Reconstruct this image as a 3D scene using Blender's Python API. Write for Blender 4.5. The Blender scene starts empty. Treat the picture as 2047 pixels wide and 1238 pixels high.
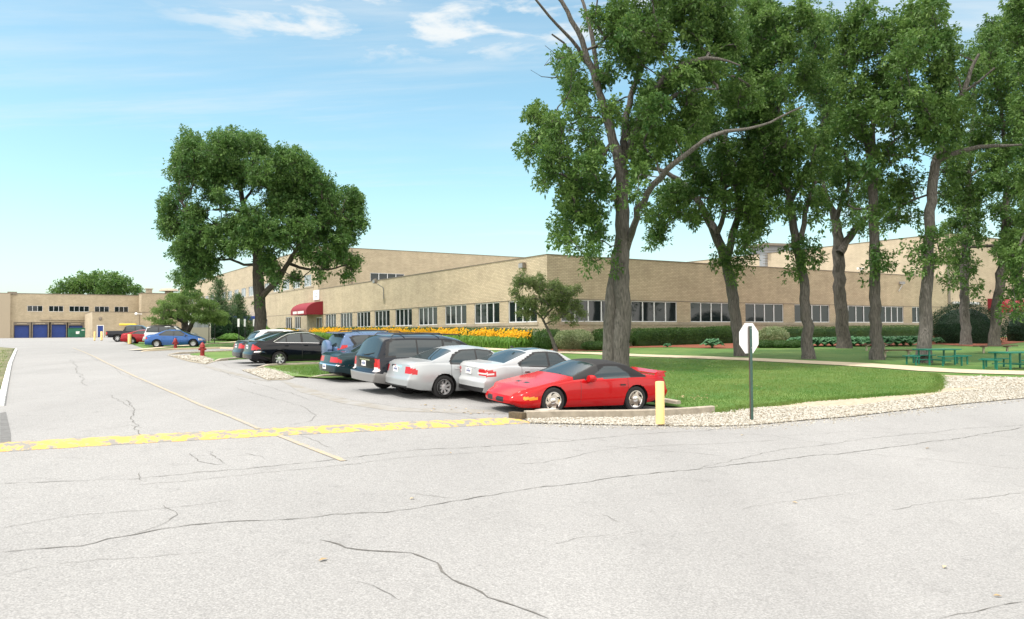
import bpy, bmesh, math, random
import numpy as np
from mathutils import Vector, Matrix
random.seed(7); rng = np.random.default_rng(7)
sc = bpy.context.scene
COL = sc.collection
PI = math.pi
# ---------------- camera ----------------
FPX = 1592.; CX0 = 1023.5; CY0 = 619.; HC = 2.4
PIT = math.atan(48.8/FPX); ROLL = -math.radians(.41)
cam = bpy.data.objects.new('camera', bpy.data.cameras.new('camera'))
COL.objects.link(cam); sc.camera = cam
cam.data.sensor_width = 36; cam.data.lens = 36*FPX/2047
cam.data.clip_start = .1; cam.data.clip_end = 6000
CAMR = Matrix.Rotation(PI/2+PIT, 3, 'X') @ Matrix.Rotation(ROLL, 3, 'Z')
cam.matrix_world = Matrix.Translation((0, 0, HC)) @ CAMR.to_4x4()
RN = np.array(CAMR)
# ---------------- light ----------------
th = math.radians(32.5)
UA = np.array([-math.sin(th), math.cos(th)])      # along the long sunlit front, away from the camera
UB = np.array([math.cos(th), math.sin(th)])       # along the shaded front, to the right
NA = -UB                                          # the sunlit front faces this way
C0 = np.array([2.48, 55.73])                      # the near corner of the low building
SUN_EL = math.radians(62)
_a = math.radians(6.5)
sd = NA*math.cos(_a) + UA*math.sin(_a)
SUN_ROT = math.atan2(sd[0], sd[1])
sv = Vector((sd[0]*math.cos(SUN_EL), sd[1]*math.cos(SUN_EL), math.sin(SUN_EL)))
sun = bpy.data.objects.new('sun', bpy.data.lights.new('sun', 'SUN')); COL.objects.link(sun)
sun.data.energy = 2.3; sun.data.angle = math.radians(.7); sun.data.color = (1, .96, .90)
sun.rotation_euler = sv.to_track_quat('Z', 'Y').to_euler()
sc.view_settings.view_transform = 'Standard'; sc.view_settings.look = 'None'
sc.view_settings.exposure = 0.68; sc.view_settings.gamma = 1
w = bpy.data.worlds.new('World'); sc.world = w; w.use_nodes = True
nt = w.node_tree; N = nt.nodes; L = nt.links; N.clear()
out = N.new('ShaderNodeOutputWorld'); bg = N.new('ShaderNodeBackground')
sky = N.new('ShaderNodeTexSky'); sky.sky_type = 'NISHITA'; sky.sun_disc = False
sky.sun_elevation = SUN_EL; sky.sun_rotation = SUN_ROT; sky.air_density = 1.0; sky.dust_density = 1.2; sky.ozone_density = 1.2
bg.inputs[1].default_value = .13
tc = N.new('ShaderNodeTexCoord'); sep = N.new('ShaderNodeSeparateXYZ'); L.new(tc.outputs['Generated'], sep.inputs[0])
def wm(op, a, b=None, clamp=False):
    m = N.new('ShaderNodeMath'); m.operation = op; m.use_clamp = clamp
    for i, v in enumerate((a, b)):
        if v is None: continue
        if isinstance(v, (int, float)): m.inputs[i].default_value = v
        else: L.new(v, m.inputs[i])
    return m.outputs[0]
zz = wm('ADD', wm('MAXIMUM', sep.outputs[2], 0), .10)
cu = wm('DIVIDE', sep.outputs[0], zz); cv = wm('DIVIDE', sep.outputs[1], zz)
cb = N.new('ShaderNodeCombineXYZ'); L.new(cu, cb.inputs[0]); L.new(cv, cb.inputs[1])
def wnoise(scale, loc, rot, detail=8, rough=.6, dist=0.):
    mp = N.new('ShaderNodeMapping'); mp.inputs['Scale'].default_value = scale; mp.inputs['Location'].default_value = loc
    mp.inputs['Rotation'].default_value = (0, 0, rot)
    L.new(cb.outputs[0], mp.inputs[0]); n = N.new('ShaderNodeTexNoise'); n.inputs['Scale'].default_value = 1
    n.inputs['Detail'].default_value = detail; n.inputs['Roughness'].default_value = rough; n.inputs['Distortion'].default_value = dist
    L.new(mp.outputs[0], n.inputs[0]); return n.outputs[0]
def wramp(v, a, b, g=1.):
    r = N.new('ShaderNodeMapRange'); r.inputs[1].default_value = a; r.inputs[2].default_value = b; r.interpolation_type = 'SMOOTHSTEP'
    L.new(v, r.inputs[0]); return wm('MULTIPLY', r.outputs[0], g)
cir = wm('MULTIPLY', wramp(wnoise((.42, 1.7, 1), (3.1, 1.4, 0), .12, 9, .62, .35), .46, .72, .62), wramp(wnoise((.35, .8, 1), (7.7, 2.1, 0), 0, 3), .34, .56))
gx = wm('POWER', wm('DIVIDE', wm('ADD', cu, .18), .62), 2); gy = wm('POWER', wm('DIVIDE', wm('ADD', cv, -1.9), .30), 2)
puf = wm('MULTIPLY', wramp(wnoise((4.2, 6, 1), (1.3, 5.2, 0), .3, 8, .6, .3), .42, .64, 1.), wramp(wm('ADD', gx, gy), 1.6, .2))
hz = wramp(sep.outputs[2], .22, -.04, .62)          # thin bright cloud veil low in the sky
cl = wm('MAXIMUM', wm('MAXIMUM', cir, puf), hz, True)
tint = N.new('ShaderNodeMix'); tint.data_type = 'RGBA'; tint.blend_type = 'MULTIPLY'; tint.inputs[0].default_value = 1
L.new(sky.outputs[0], tint.inputs[6]); tint.inputs[7].default_value = (1.04, 1.25, 1.07, 1)
mx = N.new('ShaderNodeMix'); mx.data_type = 'RGBA'; L.new(cl, mx.inputs[0]); L.new(tint.outputs[2], mx.inputs[6]); mx.inputs[7].default_value = (4.35, 4.6, 4.7, 1)
# unseen bright cloud overhead and behind the viewpoint, added to fill the shade
sky_fill = wm('MAXIMUM', wramp(sep.outputs[2], .45, .75), wramp(sep.outputs[1], .15, -.45), True)
sky_fill = wm('MULTIPLY', sky_fill, wramp(wnoise((.8, .8, 1), (4, 4, 0), 0, 5), .25, .5, 1))
m3 = N.new('ShaderNodeMix'); m3.data_type = 'RGBA'; L.new(sky_fill, m3.inputs[0]); L.new(mx.outputs[2], m3.inputs[6]); m3.inputs[7].default_value = (13.2, 12.5, 11.7, 1)
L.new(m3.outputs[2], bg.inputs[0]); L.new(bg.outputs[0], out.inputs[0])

# ---------------- geometry helpers ----------------
def gz(x, y):
    """height of the ground: a road that climbs gently away from the camera"""
    x = np.asarray(x, float); y = np.asarray(y, float)
    yy = np.clip(y, -15, 153)
    return .02965*yy-9.7e-5*yy*np.abs(yy)-.3*np.tanh((x+2)/7)*np.exp(-(y/40)**2)-.10*np.exp(-((x-3.8)**2+(y-20.6)**2)/9)
def ray(px, py):
    d = RN @ np.array([(px-CX0)/FPX, -(py-CY0)/FPX, -1.]); return d/d[1]
def at(px, py, Y):
    d = ray(px, py); return np.array([d[0]*Y, Y, HC+d[2]*Y])
def G(px, py, dz=0.):
    d = ray(px, py); f = lambda Y: HC+d[2]*Y-float(gz(d[0]*Y, Y))-dz
    lo = hi = 2.
    while hi < 400 and f(hi) > 0: lo = hi; hi *= 1.03
    for _ in range(40):
        m = (lo+hi)/2
        if f(m) > 0: lo = m
        else: hi = m
    return np.array([d[0]*lo, lo])
def AB(a, b): return C0+UA*a+NA*b
def link(o, parent=None):
    COL.objects.link(o)
    if parent is not None: o.parent = parent
    return o
def tag(o, label=None, cat=None, group=None, kind=None):
    if label: o['label'] = label
    if cat: o['category'] = cat
    if group: o['group'] = group
    if kind: o['kind'] = kind
    return o
def empty(name, loc=(0, 0, 0), rz=0., label=None, cat=None, group=None):
    o = bpy.data.objects.new(name, None); o.location = loc; o.rotation_euler = (0, 0, rz); o.empty_display_size = .2
    link(o); return tag(o, label, cat, group)
def mesh_np(name, V, Fs, mats, parent=None, midx=None, smooth=False, uv=None, attr=None, nrm=None):
    """V (n,3); Fs list of (m,k) arrays of faces"""
    me = bpy.data.meshes.new(name); V = np.asarray(V, np.float32)
    if not isinstance(Fs, list): Fs = [Fs]
    Fs = [np.asarray(f, np.int32) for f in Fs if len(f)]
    lens = np.concatenate([np.full(len(f), f.shape[1], np.int32) for f in Fs]); loops = np.concatenate([f.ravel() for f in Fs])
    me.vertices.add(len(V)); me.vertices.foreach_set('co', V.ravel())
    me.loops.add(len(loops)); me.loops.foreach_set('vertex_index', loops)
    st = np.zeros(len(lens), np.int32); st[1:] = np.cumsum(lens)[:-1]
    me.polygons.add(len(lens)); me.polygons.foreach_set('loop_start', st); me.polygons.foreach_set('loop_total', lens)
    for m in (mats if isinstance(mats, (list, tuple)) else [mats]): me.materials.append(m)
    if midx is not None: me.polygons.foreach_set('material_index', np.asarray(midx, np.int32))
    me.polygons.foreach_set('use_smooth', np.full(len(lens), smooth))
    if uv is not None:
        l = me.uv_layers.new(name='UVMap'); l.data.foreach_set('uv', np.asarray(uv, np.float32)[loops].ravel())
    if attr is not None:
        a = me.attributes.new('vary', 'FLOAT', 'POINT'); a.data.foreach_set('value', np.asarray(attr, np.float32))
    me.update(calc_edges=True)
    if nrm is not None: me.normals_split_custom_set_from_vertices(np.asarray(nrm, np.float32))
    return link(bpy.data.objects.new(name, me), parent)
class MB:
    """collects boxes, tubes, lathes and prisms into one mesh"""
    def __init__(s): s.v = []; s.f = []; s.m = []
    def add(s, vs, fs, mi=0):
        n = len(s.v); s.v += [tuple(map(float, v)) for v in vs]; s.f += [tuple(int(i)+n for i in f) for f in fs]; s.m += [mi]*len(fs); return s
    def box(s, c, d, rz=0., mi=0, tilt=None, top=1., topy=None):
        """centre, full sizes; top scales the upper face"""
        hx, hy, hz = d[0]/2, d[1]/2, d[2]/2; ty = top if topy is None else topy
        P = [(-hx, -hy, -hz), (hx, -hy, -hz), (hx, hy, -hz), (-hx, hy, -hz), (-hx*top, -hy*ty, hz), (hx*top, -hy*ty, hz), (hx*top, hy*ty, hz), (-hx*top, hy*ty, hz)]
        M = Matrix.Rotation(rz, 3, 'Z')
        if tilt: M = M @ Matrix.Rotation(tilt[0], 3, tilt[1])
        return s.add([M @ Vector(p)+Vector(c) for p in P], [(0, 3, 2, 1), (4, 5, 6, 7), (0, 1, 5, 4), (1, 2, 6, 5), (2, 3, 7, 6), (3, 0, 4, 7)], mi)
    def tube(s, pts, rad, n=8, mi=0, cap=True):
        pts = [Vector(p) for p in pts]; R = rad if isinstance(rad, (list, tuple)) else [rad]*len(pts); vs = []; fs = []
        for i, p in enumerate(pts):
            t = (pts[min(i+1, len(pts)-1)]-pts[max(i-1, 0)]).normalized(); u = t.cross(Vector((.03, 1, .02))) if abs(t.y) < .9 else t.cross(Vector((1, 0, 0)))
            u.normalize(); v = t.cross(u)
            vs += [p+(u*math.cos(2*PI*k/n)+v*math.sin(2*PI*k/n))*R[i] for k in range(n)]
        for i in range(len(pts)-1):
            for k in range(n): a = i*n+k; b = i*n+(k+1) % n; fs.append((a, b, b+n, a+n))
        if cap: fs += [tuple(range(n))[::-1], tuple(range((len(pts)-1)*n, len(pts)*n))]
        return s.add(vs, fs, mi)
    def lathe(s, prof, c, axis='Z', n=24, mi=0, rot=None):
        """prof [(r, h)] revolved round an axis through c"""
        vs = []; fs = []
        for r, h in prof:
            for k in range(n):
                a = 2*PI*k/n; x, y = r*math.cos(a), r*math.sin(a)
                p = {'Z': (x, y, h), 'Y': (x, h, y), 'X': (h, x, y)}[axis]; vs.append(Vector(p)+Vector(c))
        for i in range(len(prof)-1):
            for k in range(n): a = i*n+k; b = i*n+(k+1) % n; fs.append((a, b, b+n, a+n))
        return s.add(vs, fs, mi)
    def prism(s, poly, h0, h1, f, mi=0):
        """polygon (p,q) extruded from h0 to h1; f maps (p,q,h) to xyz"""
        n = len(poly); vs = [f(p, q, h0) for p, q in poly]+[f(p, q, h1) for p, q in poly]
        return s.add(vs, [tuple(range(n))[::-1], tuple(range(n, 2*n))]+[(i, (i+1) % n, (i+1) % n+n, i+n) for i in range(n)], mi)
    def build(s, name, mats, parent=None, smooth=False, bevel=0., label=None):
        me = bpy.data.meshes.new(name); me.from_pydata(s.v, [], s.f)
        for m in (mats if isinstance(mats, (list, tuple)) else [mats]): me.materials.append(m)
        me.polygons.foreach_set('material_index', s.m)
        bm = bmesh.new(); bm.from_mesh(me); bmesh.ops.recalc_face_normals(bm, faces=bm.faces)
        if bevel: bmesh.ops.bevel(bm, geom=[e for e in bm.edges if e.is_manifold and e.calc_face_angle(0) > .6], offset=bevel, segments=2, affect='EDGES', clamp_overlap=True)
        bm.to_mesh(me); bm.free()
        if smooth:
            me.polygons.foreach_set('use_smooth', [True]*len(me.polygons)); me.set_sharp_from_angle(angle=math.radians(38))
        o = link(bpy.data.objects.new(name, me), parent)
        return tag(o, label)
def copy_tree(o, parent=None):
    c = o.copy(); COL.objects.link(c); c.parent = parent
    for ch in [k for k in bpy.data.objects if k.parent == o]: copy_tree(ch, c)
    return c

# ---------------- materials ----------------
def mat(name, col, rough=.6, metal=0., var=0., vscale=4., col2=None, bump=0., bscale=None, coat=0., spec=.5, emit=None, bdist=.02, vdetail=5, stretch=None, attr=None, transl=0., co='Object', ramp=(.35, .65)):
    m = bpy.data.materials.new(name); m.use_nodes = True; nt = m.node_tree; n = nt.nodes; l = nt.links
    b = n['Principled BSDF']; b.inputs['Roughness'].default_value = rough; b.inputs['Metallic'].default_value = metal
    b.inputs['Base Color'].default_value = (*col, 1); b.inputs['Coat Weight'].default_value = coat; b.inputs['Coat Roughness'].default_value = .04; b.inputs['Specular IOR Level'].default_value = spec
    tc = n.new('ShaderNodeTexCoord'); mp = n.new('ShaderNodeMapping'); l.new(tc.outputs[co], mp.inputs[0])
    if stretch: mp.inputs['Scale'].default_value = stretch
    if col2 or var:
        c2 = col2 or tuple(c*(1-var) for c in col)
        nz = n.new('ShaderNodeTexNoise'); nz.inputs['Scale'].default_value = vscale; nz.inputs['Detail'].default_value = vdetail; nz.inputs['Roughness'].default_value = .6; l.new(mp.outputs[0], nz.inputs[0])
        r = n.new('ShaderNodeMapRange'); r.inputs[1].default_value = ramp[0]; r.inputs[2].default_value = ramp[1]; l.new(nz.outputs[0], r.inputs[0])
        mx = n.new('ShaderNodeMix'); mx.data_type = 'RGBA'; l.new(r.outputs[0], mx.inputs[0]); mx.inputs[6].default_value = (*col, 1); mx.inputs[7].default_value = (*c2, 1)
        l.new(mx.outputs[2], b.inputs['Base Color']); last = mx.outputs[2]
    else: last = None
    if attr:
        at_ = n.new('ShaderNodeAttribute'); at_.attribute_name = 'vary'
        m2 = n.new('ShaderNodeMix'); m2.data_type = 'RGBA'; l.new(at_.outputs['Fac'], m2.inputs[0])
        if last: l.new(last, m2.inputs[6])
        else: m2.inputs[6].default_value = (*col, 1)
        m2.inputs[7].default_value = (*attr, 1); l.new(m2.outputs[2], b.inputs['Base Color']); last = m2.outputs[2]
    if bump:
        nb = n.new('ShaderNodeTexNoise'); nb.inputs['Scale'].default_value = bscale or vscale*4; nb.inputs['Detail'].default_value = 4; l.new(mp.outputs[0], nb.inputs[0])
        bp = n.new('ShaderNodeBump'); bp.inputs['Strength'].default_value = bump; bp.inputs['Distance'].default_value = bdist; l.new(nb.outputs[0], bp.inputs['Height']); l.new(bp.outputs[0], b.inputs['Normal'])
    if transl:
        tr = n.new('ShaderNodeBsdfTranslucent'); ms = n.new('ShaderNodeMixShader'); ms.inputs[0].default_value = transl
        if last: l.new(last, tr.inputs[0])
        else: tr.inputs[0].default_value = (*col, 1)
        l.new(b.outputs[0], ms.inputs[1]); l.new(tr.outputs[0], ms.inputs[2]); l.new(ms.outputs[0], n['Material Output'].inputs[0])
    if emit: b.inputs['Emission Color'].default_value = (*col, 1); b.inputs['Emission Strength'].default_value = emit
    return m
def nodes(m): return m.node_tree.nodes, m.node_tree.links, m.node_tree.nodes['Principled BSDF']

def brick_mat(name, c1, c2, mortar):
    m = bpy.data.materials.new(name); m.use_nodes = True; n, l, b = nodes(m)
    uv = n.new('ShaderNodeUVMap'); uv.uv_map = 'UVMap'
    br = n.new('ShaderNodeTexBrick'); l.new(uv.outputs[0], br.inputs[0])
    br.inputs['Scale'].default_value = 1; br.inputs['Brick Width'].default_value = .32; br.inputs['Row Height'].default_value = .112; br.inputs['Mortar Size'].default_value = .019
    br.inputs['Mortar Smooth'].default_value = .3; br.inputs['Bias'].default_value = -.1
    br.inputs['Color1'].default_value = (*c1, 1); br.inputs['Color2'].default_value = (*c2, 1); br.inputs['Mortar'].default_value = (*mortar, 1)
    nz = n.new('ShaderNodeTexNoise'); nz.inputs['Scale'].default_value = .35; nz.inputs['Detail'].default_value = 6; nz.inputs['Roughness'].default_value = .65
    mp = n.new('ShaderNodeMapping'); mp.inputs['Scale'].default_value = (1, 2.2, 1); l.new(uv.outputs[0], mp.inputs[0]); l.new(mp.outputs[0], nz.inputs[0])
    r = n.new('ShaderNodeMapRange'); r.inputs[1].default_value = .3; r.inputs[2].default_value = .7; r.inputs[3].default_value = .86; r.inputs[4].default_value = 1.08; l.new(nz.outputs[0], r.inputs[0])
    mx = n.new('ShaderNodeMix'); mx.data_type = 'RGBA'; mx.blend_type = 'MULTIPLY'; mx.inputs[0].default_value = 1
    l.new(br.outputs[0], mx.inputs[6])
    n2 = n.new('ShaderNodeTexNoise'); n2.inputs['Scale'].default_value = 1; n2.inputs['Detail'].default_value = 6; m2 = n.new('ShaderNodeMapping'); m2.inputs['Scale'].default_value = (1.3, .10, 1); l.new(uv.outputs[0], m2.inputs[0]); l.new(m2.outputs[0], n2.inputs[0])
    r2 = n.new('ShaderNodeMapRange'); r2.inputs[1].default_value = .35; r2.inputs[2].default_value = .75; r2.inputs[3].default_value = 1.02; r2.inputs[4].default_value = .90; l.new(n2.outputs[0], r2.inputs[0])
    mu = n.new('ShaderNodeMath'); mu.operation = 'MULTIPLY'; l.new(r.outputs[0], mu.inputs[0]); l.new(r2.outputs[0], mu.inputs[1]); l.new(mu.outputs[0], mx.inputs[7]); l.new(mx.outputs[2], b.inputs['Base Color'])
    bp = n.new('ShaderNodeBump'); bp.inputs['Strength'].default_value = .7; bp.inputs['Distance'].default_value = .012; bp.invert = True
    l.new(br.outputs['Fac'], bp.inputs['Height']); l.new(bp.outputs[0], b.inputs['Normal']); b.inputs['Roughness'].default_value = .9
    return m
M = {}
M['brick'] = brick_mat('tan_brick', (.54, .455, .318), (.435, .365, .25), (.33, .28, .20))
M['brickp'] = brick_mat('pale_brick', (.54, .45, .32), (.48, .40, .28), (.40, .34, .25))
M['stone'] = mat('limestone', (.42, .36, .27), .85, var=.25, vscale=1.5, bump=.2)
M['frame'] = mat('white_aluminium', (.72, .74, .75), .4, .1)
M['glass'] = mat('dark_glass', (.010, .016, .018), .04, 0, spec=.55)
M['glass2'] = mat('curtained_glass', (.33, .37, .40), .12, 0, var=.5, vscale=1.1, stretch=(3.5, 3.5, .2))
M['roof'] = mat('roof_felt', (.35, .34, .32), .9, var=.2)
M['coping'] = mat('coping_metal', (.20, .17, .13), .6, var=.2)
M['conc'] = mat('concrete', (.50, .44, .34), .9, var=.22, vscale=3, bump=.3, bscale=30)
M['kerb'] = mat('kerb_concrete', (.40, .355, .285), .9, var=.3, vscale=5, bump=.4, bscale=40)
M['walk'] = mat('walkway_concrete', (.56, .47, .33), .9, var=.14, vscale=1.2, bump=.2, bscale=40)
M['dirt'] = mat('dirt', (.30, .25, .18), .95, col2=(.42, .37, .28), vscale=7, bump=.6, bscale=30)
M['mulch'] = mat('red_mulch', (.26, .07, .03), .95, col2=(.15, .05, .025), vscale=30, bump=.8, bscale=50)
M['yellow'] = mat('yellow_paint', (.78, .56, .06), .6, var=.12, vscale=6)
M['bolly'] = mat('yellow_plastic', (.86, .62, .25), .45, var=.08, vscale=9)
M['white'] = mat('white_paint', (.80, .80, .78), .5)
M['blackm'] = mat('black_metal', (.02, .022, .022), .5)
M['rubber'] = mat('tyre_rubber', (.016, .016, .017), .75, bump=.2, bscale=60)
M['dark'] = mat('underbody', (.008, .008, .009), .9)
M['rim'] = mat('alloy', (.60, .61, .62), .32, .35)
M['chrome'] = mat('chrome', (.85, .85, .86), .08, 1.)
M['redlamp'] = mat('red_lamp', (.42, .004, .008), .15, spec=.4, coat=.15)
M['whitelamp'] = mat('clear_lamp', (.62, .56, .56), .15)
M['amber'] = mat('amber_lamp', (.75, .26, .02), .15)
M['trim'] = mat('black_trim', (.012, .012, .013), .45)
M['soft'] = mat('black_canvas', (.014, .014, .016), .85, var=.3, vscale=30, bump=.1, bscale=90)
M['cglass'] = mat('car_glass', (.022, .034, .038), .02, 0, spec=.7)
M['bark'] = mat('oak_bark', (.045, .042, .037), .95, col2=(.155, .144, .126), vscale=9, stretch=(2.6, 2.6, .30), bump=1.0, bdist=.10, bscale=9, ramp=(.3, .66))
M['bark2'] = mat('dark_bark', (.045, .040, .034), .95, col2=(.115, .102, .085), vscale=8, stretch=(2.2, 2.2, .32), bump=1., bdist=.10, bscale=9)
def leafm(name, a, b, t=.38): return mat(name, a, .5, col2=tuple((x*.6+y*.4) for x, y in zip(a, b)), vscale=.5, vdetail=2, attr=b, transl=t, spec=.35, co='Object')
M['leaf'] = leafm('oak_leaf', (.030, .098, .022), (.165, .27, .065))
M['leafL'] = leafm('tree_leaf_dark', (.030, .100, .028), (.155, .265, .065))
M['leafC'] = leafm('crabapple_leaf', (.055, .12, .028), (.20, .24, .09))
M['leafH'] = leafm('honeylocust_leaf', (.11, .20, .05), (.20, .30, .085))
M['leafP'] = leafm('pine_needle', (.05, .11, .045), (.11, .18, .07))
M['leafX'] = leafm('hedge_leaf', (.025, .075, .016), (.10, .19, .045))
M['leafY'] = leafm('yew_leaf', (.006, .028, .010), (.02, .06, .022))
M['leafV'] = leafm('variegated_leaf', (.10, .17, .05), (.42, .46, .27))
M['leafD'] = leafm('daylily_blade', (.07, .20, .025), (.17, .33, .05))
M['leafS'] = leafm('hosta_leaf', (.03, .13, .06), (.12, .28, .12))
M['petal'] = mat('lily_petal', (.92, .52, .02), .5, attr=(.95, .66, .06), transl=.3)
M['maroon'] = mat('maroon_canvas', (.23, .010, .022), .7, var=.12, vscale=2)
M['greenp'] = mat('green_coated_steel', (.005, .17, .115), .45, var=.15, vscale=5)
M['plank'] = mat('weathered_plank', (.11, .06, .04), .8, var=.4, vscale=8, stretch=(.3, 3, 3))
M['gpole'] = mat('green_post_steel', (.045, .11, .085), .5, var=.3, vscale=9)
M['bpole'] = mat('rusty_edge', (.07, .045, .035), .7)
M['bluep'] = mat('blue_door_paint', (.010, .045, .24), .5, var=.15, vscale=2)
M['blueaw'] = mat('blue_canopy', (.015, .06, .42), .5)
M['redp'] = mat('hydrant_red', (.28, .016, .014), .5, var=.25, vscale=9)
M['dgreen'] = mat('dumpster_green', (.01, .13, .07), .5, var=.25, vscale=2)
M['grey'] = mat('grey_metal', (.28, .29, .30), .5, var=.1)
M['wood'] = mat('weathered_timber', (.13, .10, .06), .9, var=.4, vscale=14, bump=.5)
M['bdoor'] = mat('beige_door', (.56, .44, .30), .6)

# asphalt: worn pale aggregate with darker tar patches
def asphalt(name, base, dark):
    m = mat(name, base, .92, bump=.55, bscale=26); n, l, b = nodes(m); tc = [k for k in n if k.type == 'TEX_COORD'][0]
    def nz(scale, det=5, st=None, rough=.6):
        k = n.new('ShaderNodeTexNoise'); k.inputs['Scale'].default_value = scale; k.inputs['Detail'].default_value = det; k.inputs['Roughness'].default_value = rough
        if st:
            mp = n.new('ShaderNodeMapping'); mp.inputs['Scale'].default_value = st; mp.inputs['Rotation'].default_value = (0, 0, math.radians(-32.5)); l.new(tc.outputs['Object'], mp.inputs[0]); l.new(mp.outputs[0], k.inputs[0])
        else: l.new(tc.outputs['Object'], k.inputs[0])
        return k.outputs[0]
    def mr(v, a, b_, c, d):
        r = n.new('ShaderNodeMapRange'); 
        for i, q in enumerate((a, b_, c, d)): r.inputs[i+1].default_value = q
        l.new(v, r.inputs[0]); return r.outputs[0]
    def mul(a, b_):
        k = n.new('ShaderNodeMath'); k.operation = 'MULTIPLY'; l.new(a, k.inputs[0]); l.new(b_, k.inputs[1]); return k.outputs[0]
    vo = n.new('ShaderNodeTexVoronoi'); vo.inputs['Scale'].default_value = 60; l.new(tc.outputs['Object'], vo.inputs[0])
    sp = n.new('ShaderNodeSeparateColor'); l.new(vo.outputs['Color'], sp.inputs[0])
    g = mul(mr(sp.outputs[0], 0, 1, .84, 1.12), mr(nz(55, 3), .3, .7, .76, 1.19))
    g = mul(g, mr(nz(.22, 7), .32, .68, .93, 1.04)); g = mul(g, mr(nz(1, 5, (.5, .05, 1)), .4, .72, 1.02, .92)); g = mul(g, mr(nz(2.6, 4, None, .7), .56, .76, 1, .84)); g = mul(g, mr(nz(1.1, 8, None, .75), .66, .70, 1, .80))
    mx = n.new('ShaderNodeMix'); mx.data_type = 'RGBA'; mx.blend_type = 'MULTIPLY'; mx.inputs[0].default_value = 1; mx.inputs[6].default_value = (*base, 1); l.new(g, mx.inputs[7]); l.new(mx.outputs[2], b.inputs['Base Color'])
    return m
M['asphalt'] = asphalt('worn_asphalt', (.264, .262, .258), (.2, .2, .19))
M['crack'] = mat('crack_tar', (.135, .13, .12), .95, var=.3, vscale=20)
M['patch'] = mat('asphalt_patch', (.15, .15, .148), .95, var=.3, vscale=8, bump=.4, bscale=30)
M['grass'] = mat('lawn_grass', (.042, .125, .014), .9, col2=(.115, .185, .036), vscale=.45, vdetail=7, bump=.8, bscale=35)
M['gblade'] = leafm('grass_blade', (.055, .165, .016), (.20, .25, .065), .25)
M['verge'] = mat('dry_verge', (.22, .19, .12), .95, col2=(.12, .15, .05), vscale=.8, vdetail=8, bump=.8, bscale=20)
M['earth'] = mat('field_ground', (.16, .16, .08), .95, col2=(.09, .12, .04), vscale=.05)
M['gravelb'] = mat('gravel_base', (.34, .31, .25), .95, col2=(.20, .17, .12), vscale=14, bump=1., bscale=40)
M['pebble'] = mat('white_pebble', (.42, .405, .36), .85, attr=(.20, .165, .11))

# yellow bump paint, chipped down to the asphalt
def chipped(name, paint, under, scale, lo, hi):
    m = mat(name, paint, .7, bump=.3, bscale=30); n, l, b = nodes(m); tc = [k for k in n if k.type == 'TEX_COORD'][0]
    k = n.new('ShaderNodeTexNoise'); k.inputs['Scale'].default_value = scale; k.inputs['Detail'].default_value = 9; k.inputs['Roughness'].default_value = .68; l.new(tc.outputs['Object'], k.inputs[0])
    r = n.new('ShaderNodeMapRange'); r.inputs[1].default_value = lo; r.inputs[2].default_value = hi; l.new(k.outputs[0], r.inputs[0])
    mx = n.new('ShaderNodeMix'); mx.data_type = 'RGBA'; l.new(r.outputs[0], mx.inputs[0]); mx.inputs[6].default_value = (*paint, 1); mx.inputs[7].default_value = (*under, 1); l.new(mx.outputs[2], b.inputs['Base Color'])
    return m
M['bumpy'] = chipped('chipped_yellow', (.60, .36, .075), (.21, .205, .19), 5.5, .47, .55)
M['liney'] = chipped('worn_yellow_line', (.46, .34, .16), (.265, .26, .25), 8, .34, .58)
M['linew'] = chipped('worn_white', (.74, .76, .76), (.33, .32, .29), 4, .56, .6)
# ---------------- ground sheets ----------------
def drape(name, pts, dz, m, step=1.0, skirt=0., kind='structure', label=None, cat=None, slots=None):
    bm = bmesh.new(); vs = [bm.verts.new((p[0], p[1], 0)) for p in pts]; bm.faces.new(vs)
    bmesh.ops.triangulate(bm, faces=bm.faces[:])
    for ax in (0, 1):
        lo = min(p[ax] for p in pts); hi = max(p[ax] for p in pts); k = math.ceil(lo/step)*step
        nrm = (1, 0, 0) if ax == 0 else (0, 1, 0)
        while k < hi:
            s2 = step if (ax == 0 or k < 70) else step*4
            co = (k, 0, 0) if ax == 0 else (0, k, 0)
            bmesh.ops.bisect_plane(bm, geom=bm.verts[:]+bm.edges[:]+bm.faces[:], plane_co=co, plane_no=nrm); k += s2
    bmesh.ops.remove_doubles(bm, verts=bm.verts, dist=.0005)
    for v in bm.verts: v.co.z = float(gz(v.co.x, v.co.y))+dz
    bmesh.ops.recalc_face_normals(bm, faces=bm.faces)
    if bm.faces and sum(f.normal.z for f in bm.faces) < 0: bmesh.ops.reverse_faces(bm, faces=bm.faces)
    if skirt:
        es = [e for e in bm.edges if e.is_boundary]; r = bmesh.ops.extrude_edge_only(bm, edges=es)
        for v in r['geom']:
            if isinstance(v, bmesh.types.BMVert): v.co.z -= skirt
    me = bpy.data.meshes.new(name); bm.to_mesh(me); bm.free(); me.materials.append(m)
    me.polygons.foreach_set('use_smooth', [True]*len(me.polygons))
    o = link(bpy.data.objects.new(name, me)); return tag(o, label, cat, None, kind)
def gridsheet(name, xs, ys, dz, m):
    X, Y = np.meshgrid(xs, ys); V = np.stack([X.ravel(), Y.ravel(), gz(X, Y).ravel()+dz], 1); nx = len(xs); ny = len(ys)
    i = np.arange(nx-1)[None, :]+np.arange(ny-1)[:, None]*nx; i = i.ravel()
    return tag(mesh_np(name, V, [np.stack([i, i+1, i+1+nx, i+nx], 1)], m, smooth=True), kind='structure')
def spread(a, b, n, p=2.): 
    t = np.linspace(0, 1, n)**p; return a+(b-a)*t
xs = np.unique(np.round(np.concatenate([-spread(120, 2600, 16), np.arange(-120, 121, 2.), spread(120, 2600, 16)]), 3))
ys = np.unique(np.round(np.concatenate([-spread(16, 600, 8), np.arange(-16, 200, 2.), spread(200, 3600, 20)]), 3))
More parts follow.
